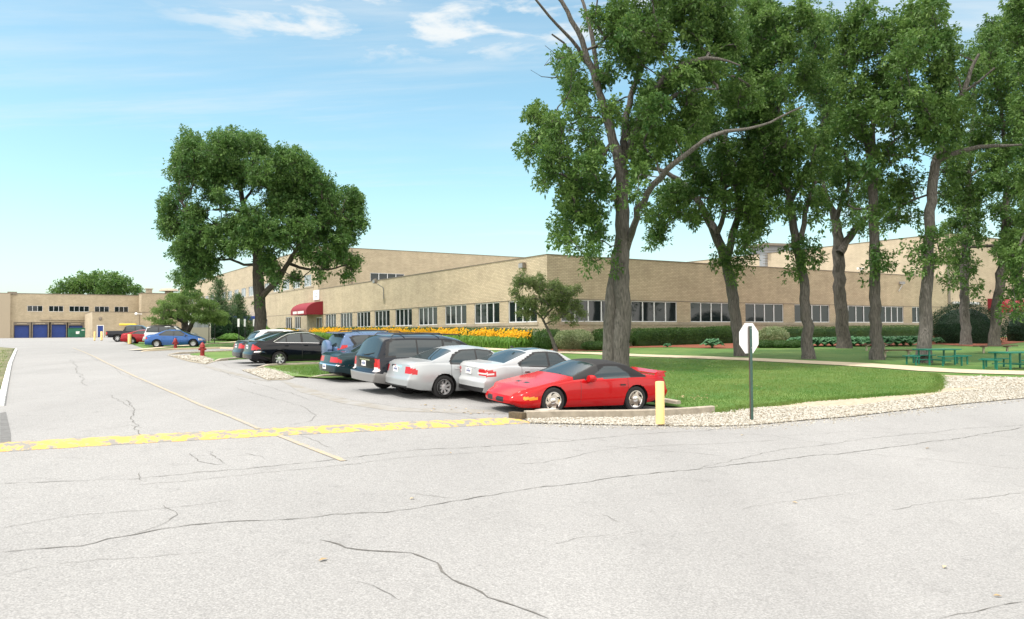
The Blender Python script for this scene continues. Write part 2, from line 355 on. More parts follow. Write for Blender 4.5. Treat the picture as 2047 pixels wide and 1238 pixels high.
gridsheet('ground', xs, ys, -.035, M['earth'])
def px(*p): return [G(*q) for q in p]
# asphalt: the drive in front, the road to the docks, the yard
rd = [(-70, -14), AB(-23, 75), AB(-23, 32.1), AB(25, 31.4), G(30, 697), G(0, 694.5), G(-300, 694), (-150, 120), (-150, 182), (-40, 196), (75, 150), (75, -14)]
road = drape('road', rd, 0, M['asphalt'], 1.)
# cracks cut into the road surface: thin jagged tar lines traced along their run
def ribbons(lines, dz, parent_mesh_name, m, kind='structure', name='road_cracks', wob=.02, seg=.12):
    V = []; Fq = []
    for pts, wd in lines:
        P = [np.array(G(*p)) for p in pts]; D = []
        for a, b in zip(P[:-1], P[1:]):
            n = max(2, int(np.linalg.norm(b-a)/seg)); D += [a+(b-a)*i/n for i in range(n)]
        D.append(P[-1]); D = np.array(D); n = len(D)
        t = np.gradient(D, axis=0); t /= np.linalg.norm(t, axis=1)[:, None]+1e-9; nn = np.stack([-t[:, 1], t[:, 0]], 1)
        j = np.cumsum(rng.normal(0, 1, n)); j -= np.linspace(j[0], j[-1], n); j = j*wob+rng.normal(0, wob*.5, n); D = D+nn*j[:, None]
        wv = wd*.21*(.35+1.3*rng.random(n)); wv[0] = wv[-1] = wd*.05
        L_ = D+nn*wv[:, None]; R_ = D-nn*wv[:, None]; b0 = len(V)
        for q in (L_, R_): 
            for x, y in q: V.append((x, y, float(gz(x, y))+dz))
        Fq += [(b0+i, b0+i+1, b0+n+i+1, b0+n+i) for i in range(n-1)]
    o = mesh_np(name, V, [np.array(Fq)], m); return tag(o, kind=kind)
CR = [([(0, 1105), (160, 1090), (270, 1068), (380, 1050), (600, 1032), (700, 1020), (760, 1018), (900, 995), (1050, 972), (1130, 966), (1250, 950), (1400, 935), (1500, 925), (1600, 915), (1800, 893), (2047, 855)], .035),
 ([(0, 1058), (120, 1036), (330, 1018), (470, 1000)], .016), ([(325, 1010), (345, 1030), (320, 1048), (270, 1068)], .02),
 ([(640, 1079), (720, 1098), (800, 1102), (845, 1108), (880, 1125), (890, 1142), (930, 1165), (985, 1192), (1040, 1212), (1095, 1238)], .045),
 ([(0, 968), (270, 962), (440, 945), (600, 930), (760, 910), (850, 903), (1000, 893), (1170, 880), (1330, 868), (1420, 862), (1520, 852)], .03),
 ([(270, 970), (480, 951), (600, 940), (720, 929), (860, 915), (1050, 900)], .018),
 ([(1015, 929), (1070, 924), (1160, 910), (1240, 898), (1330, 893), (1450, 888), (1560, 880)], .018),
 ([(1200, 892), (1290, 898), (1370, 905), (1450, 912)], .018), ([(1450, 868), (1540, 870), (1600, 880), (1680, 888)], .016),
 ([(1560, 872), (1700, 862), (1850, 868), (2047, 875)], .014), ([(1400, 935), (1560, 902), (1720, 880), (1900, 862), (2047, 850)], .02),
 ([(1000, 868), (1060, 873), (1150, 880)], .014), ([(1700, 905), (1850, 918), (2047, 940)], .014), ([(1780, 1020), (1900, 1000), (2047, 985)], .014), 
 ([(800, 985), (850, 990), (905, 997)], .016), ([(1195, 1028), (1240, 1045)], .016),
 ([(1870, 1238), (1960, 1218), (2047, 1205)], .02), ([(380, 905), (400, 925), (430, 930), (455, 928)], .025), ([(405, 900), (425, 905), (440, 922), (452, 930)], .02),
 ([(280, 945), (282, 962)], .02), ([(250, 800), (262, 812), (265, 825), (258, 838), (272, 850), (280, 868), (285, 878)], .03), ([(255, 822), (290, 818), (420, 820)], .018),
 ([(60, 811), (90, 808), (105, 811)], .016), ([(140, 720), (152, 735), (165, 755), (175, 772)], .03), ([(220, 790), (245, 802), (262, 815)], .02), ([(0, 892), (60, 885), (120, 880), (200, 871)], .012),
 ([(150, 865), (200, 858), (260, 850), (285, 856)], .015), ([(440, 740), (480, 755), (540, 773), (620, 800)], .02), ([(470, 775), (560, 800), (600, 812), (624, 830), (612, 842), (580, 850)], .02),
 ([(500, 700), (430, 705)], .02), ([(150, 719), (200, 721), (340, 722)], .05), ([(300, 690), (380, 712), (500, 745)], .02), ([(250, 775), (350, 773), (440, 772)], .014),
 ([(570, 862), (600, 870), (640, 888), (668, 898)], .018), ([(480, 905), (520, 912), (530, 920)], .02), ([(560, 822), (640, 828), (720, 830), (800, 838)], .012),
 ([(130, 700), (170, 712), (220, 732), (270, 756), (330, 780), (400, 812)], .016), ([(640, 790), (740, 805), (860, 820), (960, 838)], .02), ([(0, 1150), (200, 1120), (420, 1105)], .01), ([(1480, 1020), (1560, 1005), (1700, 990)], .012),
 ([(1100, 1090), (1180, 1070), (1300, 1062)], .01), ([(700, 1160), (760, 1180), (800, 1200)], .012)]
ribbons(CR, .006, None, M['crack'])
# darker tarry patch at the left edge, dust along the lot mouth
drape('road_patch', px((0, 826), (12, 824), (22, 868), (22, 886), (0, 888)), .004, M['patch'])
dustm = chipped('lot_dust', (.215, .198, .168), (.262, .259, .253), 1.8, .38, .62)
drape('lot_dust', px((555, 758), (610, 774), (700, 800), (800, 816), (900, 818), (990, 820), (1010, 828), (900, 826), (780, 822), (680, 806), (600, 784)), .004, dustm)
drape('lot_dust', px((395, 728), (440, 738), (500, 752), (545, 764), (500, 758), (430, 741)), .004, dustm)
# painted marks
def stripe(name, P, wd, m, dz=.009):
    P = [np.array(p) for p in P]; l = []; r = []
    for i, p in enumerate(P):
        t = P[min(i+1, len(P)-1)]-P[max(i-1, 0)]; t = t/np.linalg.norm(t); n = np.array([-t[1], t[0]]); l.append(p+n*wd/2); r.append(p-n*wd/2)
    return drape(name, l+r[::-1], dz, m)
stripe('road_marking', px((688, 922), (600, 888), (540, 864)), .12, M['liney'])
stripe('road_marking', px((518, 858), (460, 833), (400, 810), (330, 779), (270, 753), (215, 727), (190, 714), (165, 703), (146, 696)), .10, M['liney'])
# speed bump: a raised asphalt ridge under chipped paint
def bump_mesh():
    A = G(-60, 901); Bq = G(1052, 842); n = 160; prof = [(-.36, 0), (-.26, .045), (-.10, .08), (.10, .08), (.26, .045), (.36, 0)]
    d = (Bq-A)/np.linalg.norm(Bq-A); nn = np.array([-d[1], d[0]]); V = []; F = []
    for i in range(n+1):
        p = A+(Bq-A)*i/n; e = min(1, (n-i)/7)
        for q, h in prof:
            x, y = p+nn*(q*(1+.05*math.sin(i*.7)+.03*rng.random())); V.append((x, y, float(gz(x, y))+.004+h*e*(.9+.2*rng.random())))
    k = len(prof)
    F = [(i*k+j, (i+1)*k+j, (i+1)*k+j+1, i*k+j+1) for i in range(n) for j in range(k-1)]
    o = mesh_np('speed_bump', V, [np.array(F)], M['bumpy'], smooth=True)
    tag(o, 'long asphalt speed bump in chipped yellow paint crossing the road', 'speed bump')
bump_mesh()
# kerbs
def kerb(name, P, wd, h, m=None, dz=0., label=None, cat=None, kind=None, dens=.5, endslope=0.):
    P = [np.array(p, float) for p in P]; D = []
    for a, b in zip(P[:-1], P[1:]):
        n = max(1, int(np.linalg.norm(b-a)/dens)); D += [a+(b-a)*i/n for i in range(n)]
    D.append(P[-1]); D = np.array(D); n = len(D); t = np.gradient(D, axis=0); t /= np.linalg.norm(t, axis=1)[:, None]; nn = np.stack([-t[:, 1], t[:, 0]], 1)
    V = []; c = min(.02, wd*.15)
    for i in range(n):
        x, y = D[i]; z = float(gz(x, y))+dz; e = 1.
        if endslope: e = min(1, (min(i, n-1-i)*dens)/endslope+.25)
        for s, hh in ((-.5, -.12), (-.5, h*e-c), (-.5+c/wd, h*e), (.5-c/wd, h*e), (.5, h*e-c), (.5, -.12)): V.append((x+nn[i, 0]*wd*s, y+nn[i, 1]*wd*s, z+hh))
    F = [(i*6+j, i*6+j+1, (i+1)*6+j+1, (i+1)*6+j) for i in range(n-1) for j in range(5)]
    me = bpy.data.meshes.new(name); me.from_pydata(V, [], F+[tuple(range(6)), tuple(range((n-1)*6, n*6))[::-1]]); me.materials.append(m or M['kerb'])
    bm = bmesh.new(); bm.from_mesh(me); bmesh.ops.recalc_face_normals(bm, faces=bm.faces); bm.to_mesh(me); bm.free()
    o = link(bpy.data.objects.new(name, me)); return tag(o, label, cat, None, kind)
# areas of grass, raised a little over the asphalt
bk0 = G(1357, 812)                                           # where the back kerb of the lot starts
def BK(t): return bk0+UA*t
K1a = G(1046, 838); K1b = G(1425, 826)
i2lo = [AB(-17.9, 23.6), AB(-17.75, 16.9)]; i2hi = [AB(-11.2, 23.2), AB(-10.4, 22.2), AB(-10.4, 16.9)]
lawn = [bk0+UB*.1, K1b+UA*1.0, K1b+UB*.12]+px((1432, 826), (1445, 822), (1500, 815), (1560, 810), (1600, 804), (1700, 797), (1760, 792), (1810, 789), (1860, 784), (1874, 777), (1880, 768), (1879, 758), (1868, 750))+px((2047, 757))+[(30, 30), (60, 40), (75, 70), C0+UB*51.2+NA*.0+UA*-.3, C0-UA*.3, C0-UA*.3+NA*.3, AB(60, .3), AB(60, 12), AB(40, 14), AB(27, 16.8), AB(4, 16.9), AB(-10.3, 16.9)]+i2hi[1:2]+[AB(-11.0, 22.6), AB(-14.5, 22.9), AB(-17.2, 23.3), AB(-17.55, 22.8)]+[AB(-17.6, 16.9)]
drape('lawn', lawn, .05, M['grass'], 1., .12)
kerb('kerb', [bk0-UA*.0, BK(12.2)], .16, .15, kind='structure')
kerb('kerb', [AB(-17.75, 16.8), AB(-17.85, 22.9)], .18, .13, endslope=.8, kind='structure')
kerb('kerb', [AB(-10.3, 16.8), AB(-10.3, 21.8), AB(-11.0, 22.9)], .18, .13, kind='structure', endslope=.6)
kerb('kerb', [AB(-10.2, 16.8), AB(-3.0, 16.8)], .16, .13, kind='structure')
kerb('kerb', [K1a+.05, K1b], .17, .19, label='low concrete kerb wall beside the red convertible', cat='kerb')
# island 3, the path into the yard and the far lawn
i3 = px((428, 723), (418, 715), (398, 712), (380, 709), (404, 706), (470, 703))+[AB(12.5, 16.9), AB(-2.9, 16.9)]+px((474, 719))
drape('lawn', i3, .045, M['grass'], 1., .12)
kerb('kerb', px((428, 723), (474, 718.5))+[AB(-3.0, 16.9)], .17, .12, kind='structure', endslope=.6)
kerb('kerb', px((338, 709), (375, 707.5), (404, 706), (470, 703))+[AB(12.5, 17)], .16, .12, kind='structure', endslope=.6)
far = px((300, 701), (345, 699.5), (440, 697), (470, 697))+[AB(16, 12), AB(60, 12), AB(60, 20.5)]+px((392, 690.5), (330, 695.5))
drape('lawn', far, .045, M['grass'], 1., .12)
kerb('kerb', px((283, 703), (345, 700), (440, 697), (470, 698))+[AB(15.9, 14)], .2, .12, m=M['walk'], kind='structure', endslope=.8)
stripe('path', px((270, 701.5), (300, 698.5), (340, 695), (392, 690.5), (440, 687.5), (482, 684), (520, 681)), 1.0, M['walk'], .075)
# walkway along the building and across the lawn
wk = [AB(60, 3.9), AB(40, 3.9), AB(20, 3.9), AB(8, 3.9), AB(1, 4.2)]+px((1137, 707), (1200, 709), (1260, 712.5), (1380, 716.5), (1498, 721), (1600, 726), (1700, 731), (1785, 736.5), (1870, 743), (1950, 746.5), (2047, 749))+[G(2100, 751), G(2300, 757)]
stripe('walkway', wk, 2.1, M['walk'], .078)
# planting beds
drape('mulch_bed', [C0+UB*.2-UA*.4, C0+UB*50-UA*.4]+px((1890, 690), (1858, 691), (1700, 694), (1600, 694), (1500, 697), (1440, 699), (1350, 696), (1265, 697), (1215, 704), (1130, 703), (1090, 706)), .066, M['mulch'], 1.)
drape('mulch_bed', px((1858, 689), (1862, 684), (1890, 678), (2020, 676), (2100, 677), (2060, 684), (2000, 692), (1950, 695), (1900, 692)), .070, M['mulch'], 1.)
drape('flower_bed_soil', [AB(-.4, .35), AB(-.4, 3.0), AB(45, 3.0), AB(45, .35)], .068, M['dirt'], 1.)
# gravel and dirt strips beside the drive
drape('gravel_bed', [K1a-UA*.06]+[K1b-UA*.05]+px((1440, 822), (1500, 815), (1560, 811), (1640, 808), (1700, 804), (1800, 796), (1890, 783), (1985, 770), (2100, 764), (2300, 764), (2300, 775), (2150, 785), (2047, 797), (1950, 806), (1900, 811), (1800, 822), (1700, 834), (1600, 842), (1500, 851), (1430, 853), (1320, 852), (1200, 850), (1060, 847)), .018, M['gravelb'])
drape('dirt_strip', px((1430, 826), (1500, 818), (1560, 811), (1600, 806), (1700, 798.5), (1760, 794), (1810, 791), (1860, 786), (1876, 779), (1880, 757), (1870, 750), (1960, 753), (2047, 757), (2300, 766), (2300, 768), (2047, 770), (1985, 778), (1890, 787), (1800, 801), (1700, 813), (1640, 815), (1560, 819), (1500, 822)), .024, M['dirt'])
drape('gravel_bed', px((484, 741), (500, 738), (530, 737), (556, 740), (580, 744), (606, 745), (585, 757), (575, 760), (535, 761)), .012, M['gravelb'])
drape('gravel_bed', px((334, 711), (380, 710), (406, 713), (428, 719), (431, 723), (412, 729), (380, 724)), .012, M['gravelb'])
# left verge and its white kerb
vg = [AB(-22.8, 32.2), AB(25, 31.5), G(30, 697), G(0, 694.5), G(-300, 694), AB(-22.8, 95)]
drape('verge', vg, .02, M['verge'], 2., .1)
kerb('kerb', [AB(-22.8, 32.1), AB(0, 31.8), AB(25, 31.3)], .15, .08, m=M['linew'], kind='structure')

# ---------------- scattered stones and grass blades ----------------
def ico():
    bm = bmesh.new(); bmesh.ops.create_icosphere(bm, subdivisions=1, radius=1); v = np.array([q.co[:] for q in bm.verts]); f = np.array([[q.index for q in fc.verts] for fc in bm.faces]); bm.free(); return v, f
IV, IF = ico()
def inpoly(P, poly):
    poly = np.array(poly); x, y = P[:, 0], P[:, 1]; c = np.zeros(len(P), bool); j = len(poly)-1
    for i in range(len(poly)):
        a, b = poly[i], poly[j]; k = ((a[1] > y) != (b[1] > y)) & (x < (b[0]-a[0])*(y-a[1])/(b[1]-a[1]+1e-12)+a[0]); c ^= k; j = i
    return c
def scatter(poly, n, near=None):
    poly = np.array(poly); lo, hi = poly.min(0), poly.max(0); o = np.zeros((0, 2)); tries = 0
    while len(o) < n and tries < 60:
        p = lo+(hi-lo)*rng.random((n*2, 2)); p = p[inpoly(p, poly)]
        if near: p = p[rng.random(len(p)) < np.clip((near/np.maximum(p[:, 1], 1))**2, 0, 1)]
        o = np.concatenate([o, p]); tries += 1
    return o[:n]
def stones(name, P, r0, r1, m, dz=0., label=None, cat=None, kind='stuff', flat=.65):
    n = len(P); r = r0+(r1-r0)*rng.random(n)**1.6; V = IV[None]*(1+.28*rng.normal(size=(n, len(IV), 1)))*r[:, None, None]*(.7+.6*rng.random((n, 1, 3))); V[:, :, 2] *= flat
    a = rng.random(n)*6.3; c, s = np.cos(a)[:, None], np.sin(a)[:, None]; x = V[:, :, 0]*c-V[:, :, 1]*s; y = V[:, :, 0]*s+V[:, :, 1]*c
    V = np.stack([x+P[:, 0:1], y+P[:, 1:2], V[:, :, 2]+(gz(P[:, 0], P[:, 1])+dz)[:, None]+(r*.25)[:, None]], 2)
    F = (IF[None]+(np.arange(n)*len(IV))[:, None, None]).reshape(-1, 3)
    o = mesh_np(name, V.reshape(-1, 3), [F], m, attr=np.repeat(rng.random(n)**2.2, len(IV))); return tag(o, label, cat, None, kind)
gp = [K1a-UA*.1]+[K1b-UA*.1]+px((1440, 822), (1500, 816), (1560, 815), (1700, 814), (1800, 800), (1890, 786), (1985, 773), (2120, 764), (2200, 764), (2200, 780), (2047, 797), (1900, 811), (1700, 834), (1600, 842), (1500, 851), (1430, 853.5), (1320, 852.5), (1060, 847))
stones('gravel', scatter(gp, 30000, 19), .009, .032, M['pebble'], .02, 'pale stone chips along the drive', 'gravel')
stones('gravel', np.concatenate([(lambda P: P[0]+(P[1]-P[0])*rng.random((260, 1))+rng.normal(0, .22, (260, 2))-np.array([0, .12]))((a, b)) for a, b in zip(px((1060, 847), (1200, 851), (1320, 853), (1430, 854), (1500, 852), (1600, 843), (1700, 835), (1800, 823), (1900, 812)), px((1200, 851), (1320, 853), (1430, 854), (1500, 852), (1600, 843), (1700, 835), (1800, 823), (1900, 812), (2047, 797)))]), .006, .022, M['pebble'], .0, 'loose stone chips strayed onto the edge of the drive', 'gravel')
gp2 = px((1882, 756), (1960, 753), (2047, 757), (2200, 762), (2200, 764), (2047, 772), (1950, 776), (1890, 778))
stones('gravel', scatter(gp2, 5000), .014, .045, M['pebble'], .02, 'scattered pale stones below the walkway', 'gravel')
stones('gravel', scatter(px((484, 741), (530, 737), (606, 745), (585, 757), (535, 760)), 4000), .015, .04, M['pebble'], .02, 'pale stones at the tip of the grass island', 'gravel')
stones('gravel', scatter(px((334, 711), (406, 713), (428, 720), (412, 728)), 1500), .02, .06, M['pebble'], .02, 'dusty stones beside the fire hydrant', 'gravel')
for (a, b, s, lb) in ((1073, 833, .13, 'flat pale rock lying near the timber block'), (1092, 831, .22, 'largest pale rock in front of the kerb wall')):
    q = G(a, b); o = stones('rock', np.array([q]), s, s, M['pebble'], .03, lb, 'rock', None, .45)
def blades(name, P, h0, h1, wd, m, dz, lean=.5, label=None, cat=None, kind='stuff', parent=None):
    n = len(P); h = h0+(h1-h0)*rng.random(n); a = rng.random(n)*6.3; d = np.stack([np.cos(a), np.sin(a)], 1); z = gz(P[:, 0], P[:, 1])+dz
    b = rng.random(n)*6.3; l = np.stack([np.cos(b), np.sin(b)], 1)*lean*(h*rng.random(n))[:, None]
    V = np.zeros((n, 3, 3)); V[:, 0, :2] = P+d*wd/2; V[:, 1, :2] = P-d*wd/2; V[:, 0, 2] = V[:, 1, 2] = z-.01; V[:, 2, :2] = P+l; V[:, 2, 2] = z+h
    pt = np.sin(P[:, 0]*.9+np.sin(P[:, 1]*.7)*1.5)*np.sin(P[:, 1]*1.1+P[:, 0]*.35)+.5*np.sin(P[:, 0]*2.3-P[:, 1]*1.7); pt = np.clip(.28+.30*pt, 0, 1)
    o = mesh_np(name, V.reshape(-1, 3), [np.arange(n*3).reshape(-1, 3)], m, attr=np.repeat(np.clip(pt*.75+.45*rng.random(n)-.08, 0, 1), 3), parent=parent); return tag(o, label, cat, None, kind)
nearlawn = [bk0, K1b+UA*.8]+px((1430, 827), (1500, 816), (1600, 805), (1700, 798), (1860, 785), (1876, 777), (1881, 768), (1880, 757), (1868, 750), (1700, 736), (1498, 725), (1260, 718))+[BK(12)]
blades('grass', scatter(nearlawn, 90000, 26), .025, .065, .016, M['gblade'], .05, 1.0, 'mown grass in front of the walkway', 'grass')
edge = []
for a, b in zip(px((1430, 827), (1500, 816), (1560, 811), (1600, 805), (1700, 798), (1760, 793), (1810, 790), (1860, 785), (1875, 777), (1880, 768), (1879, 757)), px((1500, 816), (1560, 811), (1600, 805), (1700, 798), (1760, 793), (1810, 790), (1860, 785), (1875, 777), (1880, 768), (1879, 757), (1868, 750))):
    t = rng.random((900, 1)); edge.append(a+(b-a)*t+rng.normal(0, .10, (900, 2)))
blades('grass', np.concatenate(edge), .03, .09, .02, M['gblade'], .03, 1.1, 'ragged grass along the lawn edge', 'grass')
isl = [AB(-17.5, 17), AB(-17.4, 22.8), AB(-14.5, 22.8), AB(-11.2, 22.5), AB(-10.5, 17)]
blades('grass', scatter(isl, 14000), .03, .07, .02, M['gblade'], .05, 1., 'thin grass on the parking island', 'grass')
vgp = scatter([AB(-24, 32.4), AB(24, 31.7), AB(30, 40), AB(-20, 60)], 16000)
blades('grass', vgp, .03, .12, .03, M['gblade'], .02, 1., 'sparse grass on the dry verge', 'grass')

def litter(label, P, dz):
    n = len(P); a = rng.random(n)*6.3; s = .03+.04*rng.random(n); d = np.stack([np.cos(a), np.sin(a)], 1)*s[:, None]; e = np.stack([-d[:, 1], d[:, 0]], 1)*.45; z = gz(P[:, 0], P[:, 1])+dz
    V = np.zeros((n, 4, 3)); 
    for k, (q, h) in enumerate(((-d, .0), (e, .012), (d, .004), (-e, .014))): V[:, k, :2] = P+q; V[:, k, 2] = z+h
    tag(mesh_np('fallen_leaves', V.reshape(-1, 3), [np.arange(n*4).reshape(-1, 4)], M['dryleaf'], attr=np.repeat(rng.random(n), 4)), label, 'fallen leaves', None, 'stuff')
M['dryleaf'] = mat('dry_leaf', (.30, .20, .09), .8, attr=(.50, .40, .24))
litter('dry leaves and bits blown onto the lawn and picnic grass', np.concatenate([scatter(nearlawn, 110), scatter(px((1500, 712), (1700, 722), (2040, 738), (2040, 700), (1500, 702)), 60), G(1385, 803)+rng.normal(0, .28, (26, 2))]), .12)
litter('scraps of leaf and grit lying on the drive', np.concatenate([scatter(px((0, 1236), (0, 900), (900, 850), (2040, 830), (2040, 1236)), 8), scatter(px((700, 800), (960, 838), (1010, 828), (900, 812)), 20)]), .012)
# ---------------- buildings ----------------
def wall(name, p0, u, nrm, length, z0, z1, holes, m, parent, depth=.14, kinds=None, uoff=0.):
    """brick wall from p0 along u; holes (u0,u1,v0,v1) are real openings with reveals"""
    us = sorted(set([0, length]+[h[0] for h in holes]+[h[1] for h in holes])); vs = sorted(set([z0, z1]+[h[2] for h in holes]+[h[3] for h in holes]))
    V = []; F = []; UV = []
    def quad(pts, uvs):
        b = len(V); V.extend(pts); UV.extend(uvs); F.append((b, b+1, b+2, b+3))
    P = lambda a, z, d=0.: (p0[0]+u[0]*a-nrm[0]*d, p0[1]+u[1]*a-nrm[1]*d, z)
    for i in range(len(us)-1):
        for j in range(len(vs)-1):
            a0, a1, b0, b1 = us[i], us[i+1], vs[j], vs[j+1]; c = ((a0+a1)/2, (b0+b1)/2)
            if any(h[0] < c[0] < h[1] and h[2] < c[1] < h[3] for h in holes): continue
            quad([P(a0, b0), P(a1, b0), P(a1, b1), P(a0, b1)], [(a0+uoff, b0), (a1+uoff, b0), (a1+uoff, b1), (a0+uoff, b1)])
    for a0, a1, b0, b1 in holes:
        for q in (((a0, b0), (a0, b1)), ((a1, b1), (a1, b0)), ((a0, b1), (a1, b1)), ((a1, b0), (a0, b0))):
            quad([P(*q[0]), P(*q[1]), P(*q[1], depth), P(*q[0], depth)], [(q[0][0], q[0][1]), (q[1][0], q[1][1]), (q[1][0]+.1, q[1][1]), (q[0][0]+.1, q[0][1])])
    o = mesh_np(name, V, [np.array(F)], m, parent, uv=UV)
    return o
def obox(mb, p0, u, nrm, a0, a1, z0, z1, d0, d1, mi=0):
    """box in wall coordinates: along a0..a1, up z0..z1, out of the wall d0..d1"""
    P = [];
    for z in (z0, z1):
        for a, d in ((a0, d0), (a1, d0), (a1, d1), (a0, d1)): P.append((p0[0]+u[0]*a+nrm[0]*d, p0[1]+u[1]*a+nrm[1]*d, z))
    mb.add(P, [(0, 3, 2, 1), (4, 5, 6, 7), (0, 1, 5, 4), (1, 2, 6, 5), (2, 3, 7, 6), (3, 0, 4, 7)], mi); return mb
def window(p0, u, nrm, a0, a1, z0, z1, n, parent, glass='glass', rec=.07, fw=.055, mw=.07, label=None, sill=True):
    mb = MB(); D = -rec
    obox(mb, p0, u, nrm, a0+.003, a0+fw, z0+.003, z1-.003, D-.05, D+.02); obox(mb, p0, u, nrm, a1-fw, a1-.003, z0+.003, z1-.003, D-.05, D+.02)
    obox(mb, p0, u, nrm, a0+fw, a1-fw, z0+.003, z0+fw, D-.05, D+.02); obox(mb, p0, u, nrm, a0+fw, a1-fw, z1-fw, z1-.003, D-.05, D+.02)
    for k in range(1, n):
        c = a0+(a1-a0)*k/n; obox(mb, p0, u, nrm, c-mw/2, c+mw/2, z0+fw, z1-fw, D-.05, D+.025)
    f = mb.build('window', M['frame'], parent, label=label)
    for k in range(n):
        b0, b1 = a0+(a1-a0)*k/n, a0+(a1-a0)*(k+1)/n; pm = MB(); t = rng.normal(0, .004)
        P = lambda a, z, d: (p0[0]+u[0]*a+nrm[0]*d, p0[1]+u[1]*a+nrm[1]*d, z)
        pm.add([P(b0+.02, z0+.02, D-.03+t), P(b1-.02, z0+.02, D-.03-t), P(b1-.02, z1-.02, D-.03-t), P(b0+.02, z1-.02, D-.03+t)], [(0, 1, 2, 3)])
        if k == 0: allp = pm
        else: allp.add(pm.v, pm.f)
    allp.build('pane', M[glass], f); return f
B = empty('office_building', (C0[0], C0[1], 0), 0, 'long low tan brick office with ribbon windows and a taller rear storey', 'building')
B.location = (0, 0, 0)
TOP = 7.93; ZS, ZH = 3.24, 4.86; ZG = .6
UBn = -UA            # outward normal of the shaded front
winA = [(1.3, 5.15), (6.42, 10.3), (11.6, 15.4), (16.85, 20.6), (22, 25.75), (27.1, 30.9), (32.05, 35.8), (37.1, 40.8), (42.2, 45.75), (55.1, 57.6), (58.8, 61.6), (70.5, 73.2), (76.2, 78.0)]
door = (47.0, 49.2, 1.95, 4.6)
wall('wall', C0, UA, NA, 48.5, ZG, TOP, [(a, b, ZS, ZH) for a, b in winA[:9]]+[(47.0, 48.49, 1.95, 4.6)], M['brick'], B)
UPC = [52.4+4.55*k for k in range(22)]
wall('wall', C0+UA*48.5, UA, NA, 90, ZG, 13.2, [(a-48.5, b-48.5, ZS, ZH) for a, b in winA[9:]]+[(c-48.5-1.45, c-48.5+1.45, 8.55, 10.0) for c in UPC if c < 136]+[(0.01, .7, 1.95, 4.6)], M['brick'], B, uoff=.1)
winB = [(1.2, 6.1), (7.7, 12.4), (13.85, 18.6), (20.2, 25.05), (26.5, 31.4), (33.0, 37.8), (39.1, 43.05), (44.5, 48.1)]
wall('wall', C0, UB, UBn, 51.4, ZG, TOP, [(a, b, ZS, ZH-.04) for a, b in winB], M['brick'], B, uoff=.07)
wt0 = C0+UA*48.5
wall('wall', wt0, UB, UBn, 70, 7.3, 13.2, [(6.8, 11.5, 8.0, 10.25)], M['brick'], B, uoff=.2)
E0 = C0+UB*51.4
wall('wall', E0, UA, NA, 75, 6.5, 12.6, [], M['brickp'], B, uoff=.4)
wall('wall', E0, UB, UBn, 40, ZG, 12.6, [(11.6, 13.6, 1.2, 4.3)], M['brickp'], B, uoff=.3)
for i, (a, b) in enumerate(winA): window(C0, UA, NA, a, b, ZS, ZH, 4 if i < 9 else 3, B, fw=.07, mw=.1)
for c in UPC:
    if c < 136: window(C0, UA, NA, c-1.45, c+1.45, 8.55, 10.0, 3, B, 'glass2')
for a, b in winB: window(C0, UB, UBn, a, b, ZS, ZH-.04, 4, B, fw=.06, mw=.09)
window(wt0, UB, UBn, 6.8, 11.5, 8.0, 10.25, 4, B)
# sills, string course, copings, roof, pilaster
mb = MB(); obox(mb, C0, UA, NA, 1.15, 46.2, ZS-.22, ZS, -.05, .05); obox(mb, C0, UB, UBn, 1.05, 48.4, ZS-.22, ZS, -.05, .05)
obox(mb, C0, UA, NA, 50, 128, 8.33, 8.55, -.05, .05); obox(mb, C0, UA, NA, 53, 80, ZS-.16, ZS, -.05, .04); mb.build('sill', M['stone'], B)
mb = MB(); obox(mb, C0, UA, NA, 0, 48.5, ZH+.0, ZH+.05, .0, .02); obox(mb, C0, UB, UBn, 0.02, 51.3, ZH-.03, ZH+.02, .0, .02); obox(mb, C0, UA, NA, 53, 90, 5.15, 5.2, 0, .02)
mb.build('string_course', M['coping'], B)
mb = MB(); obox(mb, C0, UA, NA, -.03, 48.5, TOP, TOP+.07, -.32, .035); obox(mb, C0, UB, UBn, .33, 51.4, TOP+.001, TOP+.071, -.3, .035)
obox(mb, wt0, UB, UBn, -.03, 70, 13.2, 13.28, -.3, .04); obox(mb, wt0, UA, NA, 0, 90, 13.201, 13.28, -.3, .04)
obox(mb, E0, UA, NA, 0, 75, 12.6, 12.68, -.3, .04); obox(mb, E0, UB, UBn, 0, 40, 12.601, 12.681, -.3, .05); mb.build('coping', M['coping'], B)
mb = MB(); P = lambda p, z: (p[0], p[1], z)
mb.add([P(C0+UB*.2+UA*.2, 7.5), P(C0+UB*70, 7.5), P(C0+UB*70+UA*48.5, 7.5), P(C0+UA*48.5+UB*.2, 7.5)], [(0, 1, 2, 3)])
mb.add([P(wt0+UB*.2+UA*.2, 12.9), P(wt0+UB*70, 12.9), P(wt0+UB*70+UA*90, 12.9), P(wt0+UA*90+UB*.2, 12.9)], [(0, 1, 2, 3)])
mb.add([P(E0+UB*.2+UA*.2, 12.3), P(E0+UB*40, 12.3), P(E0+UB*40+UA*75, 12.3), P(E0+UA*75+UB*.2, 12.3)], [(0, 1, 2, 3)]); mb.build('roof', M['roof'], B)
mb = MB(); obox(mb, E0, UB, UBn, -.35, .12, 1.3, 12.58, -.05, .06); obox(mb, E0, UB, UBn, .4, 4.9, 5.2, 5.45, 0, .5, 1); mb.build('pilaster', [M['coping'], M['frame']], B)
mb = MB(); obox(mb, wt0, UB, UBn, 4.3, 4.42, 7.5, 13.1, .0, .12); mb.build('downpipe', M['coping'], B)
mb = MB(); obox(mb, C0, UA, NA, -.04, 46, 1.0, 1.75, .0, .05); obox(mb, C0, UB, UBn, -.04, 51, .9, 1.55, 0, .05); mb.build('plinth', M['conc'], B)
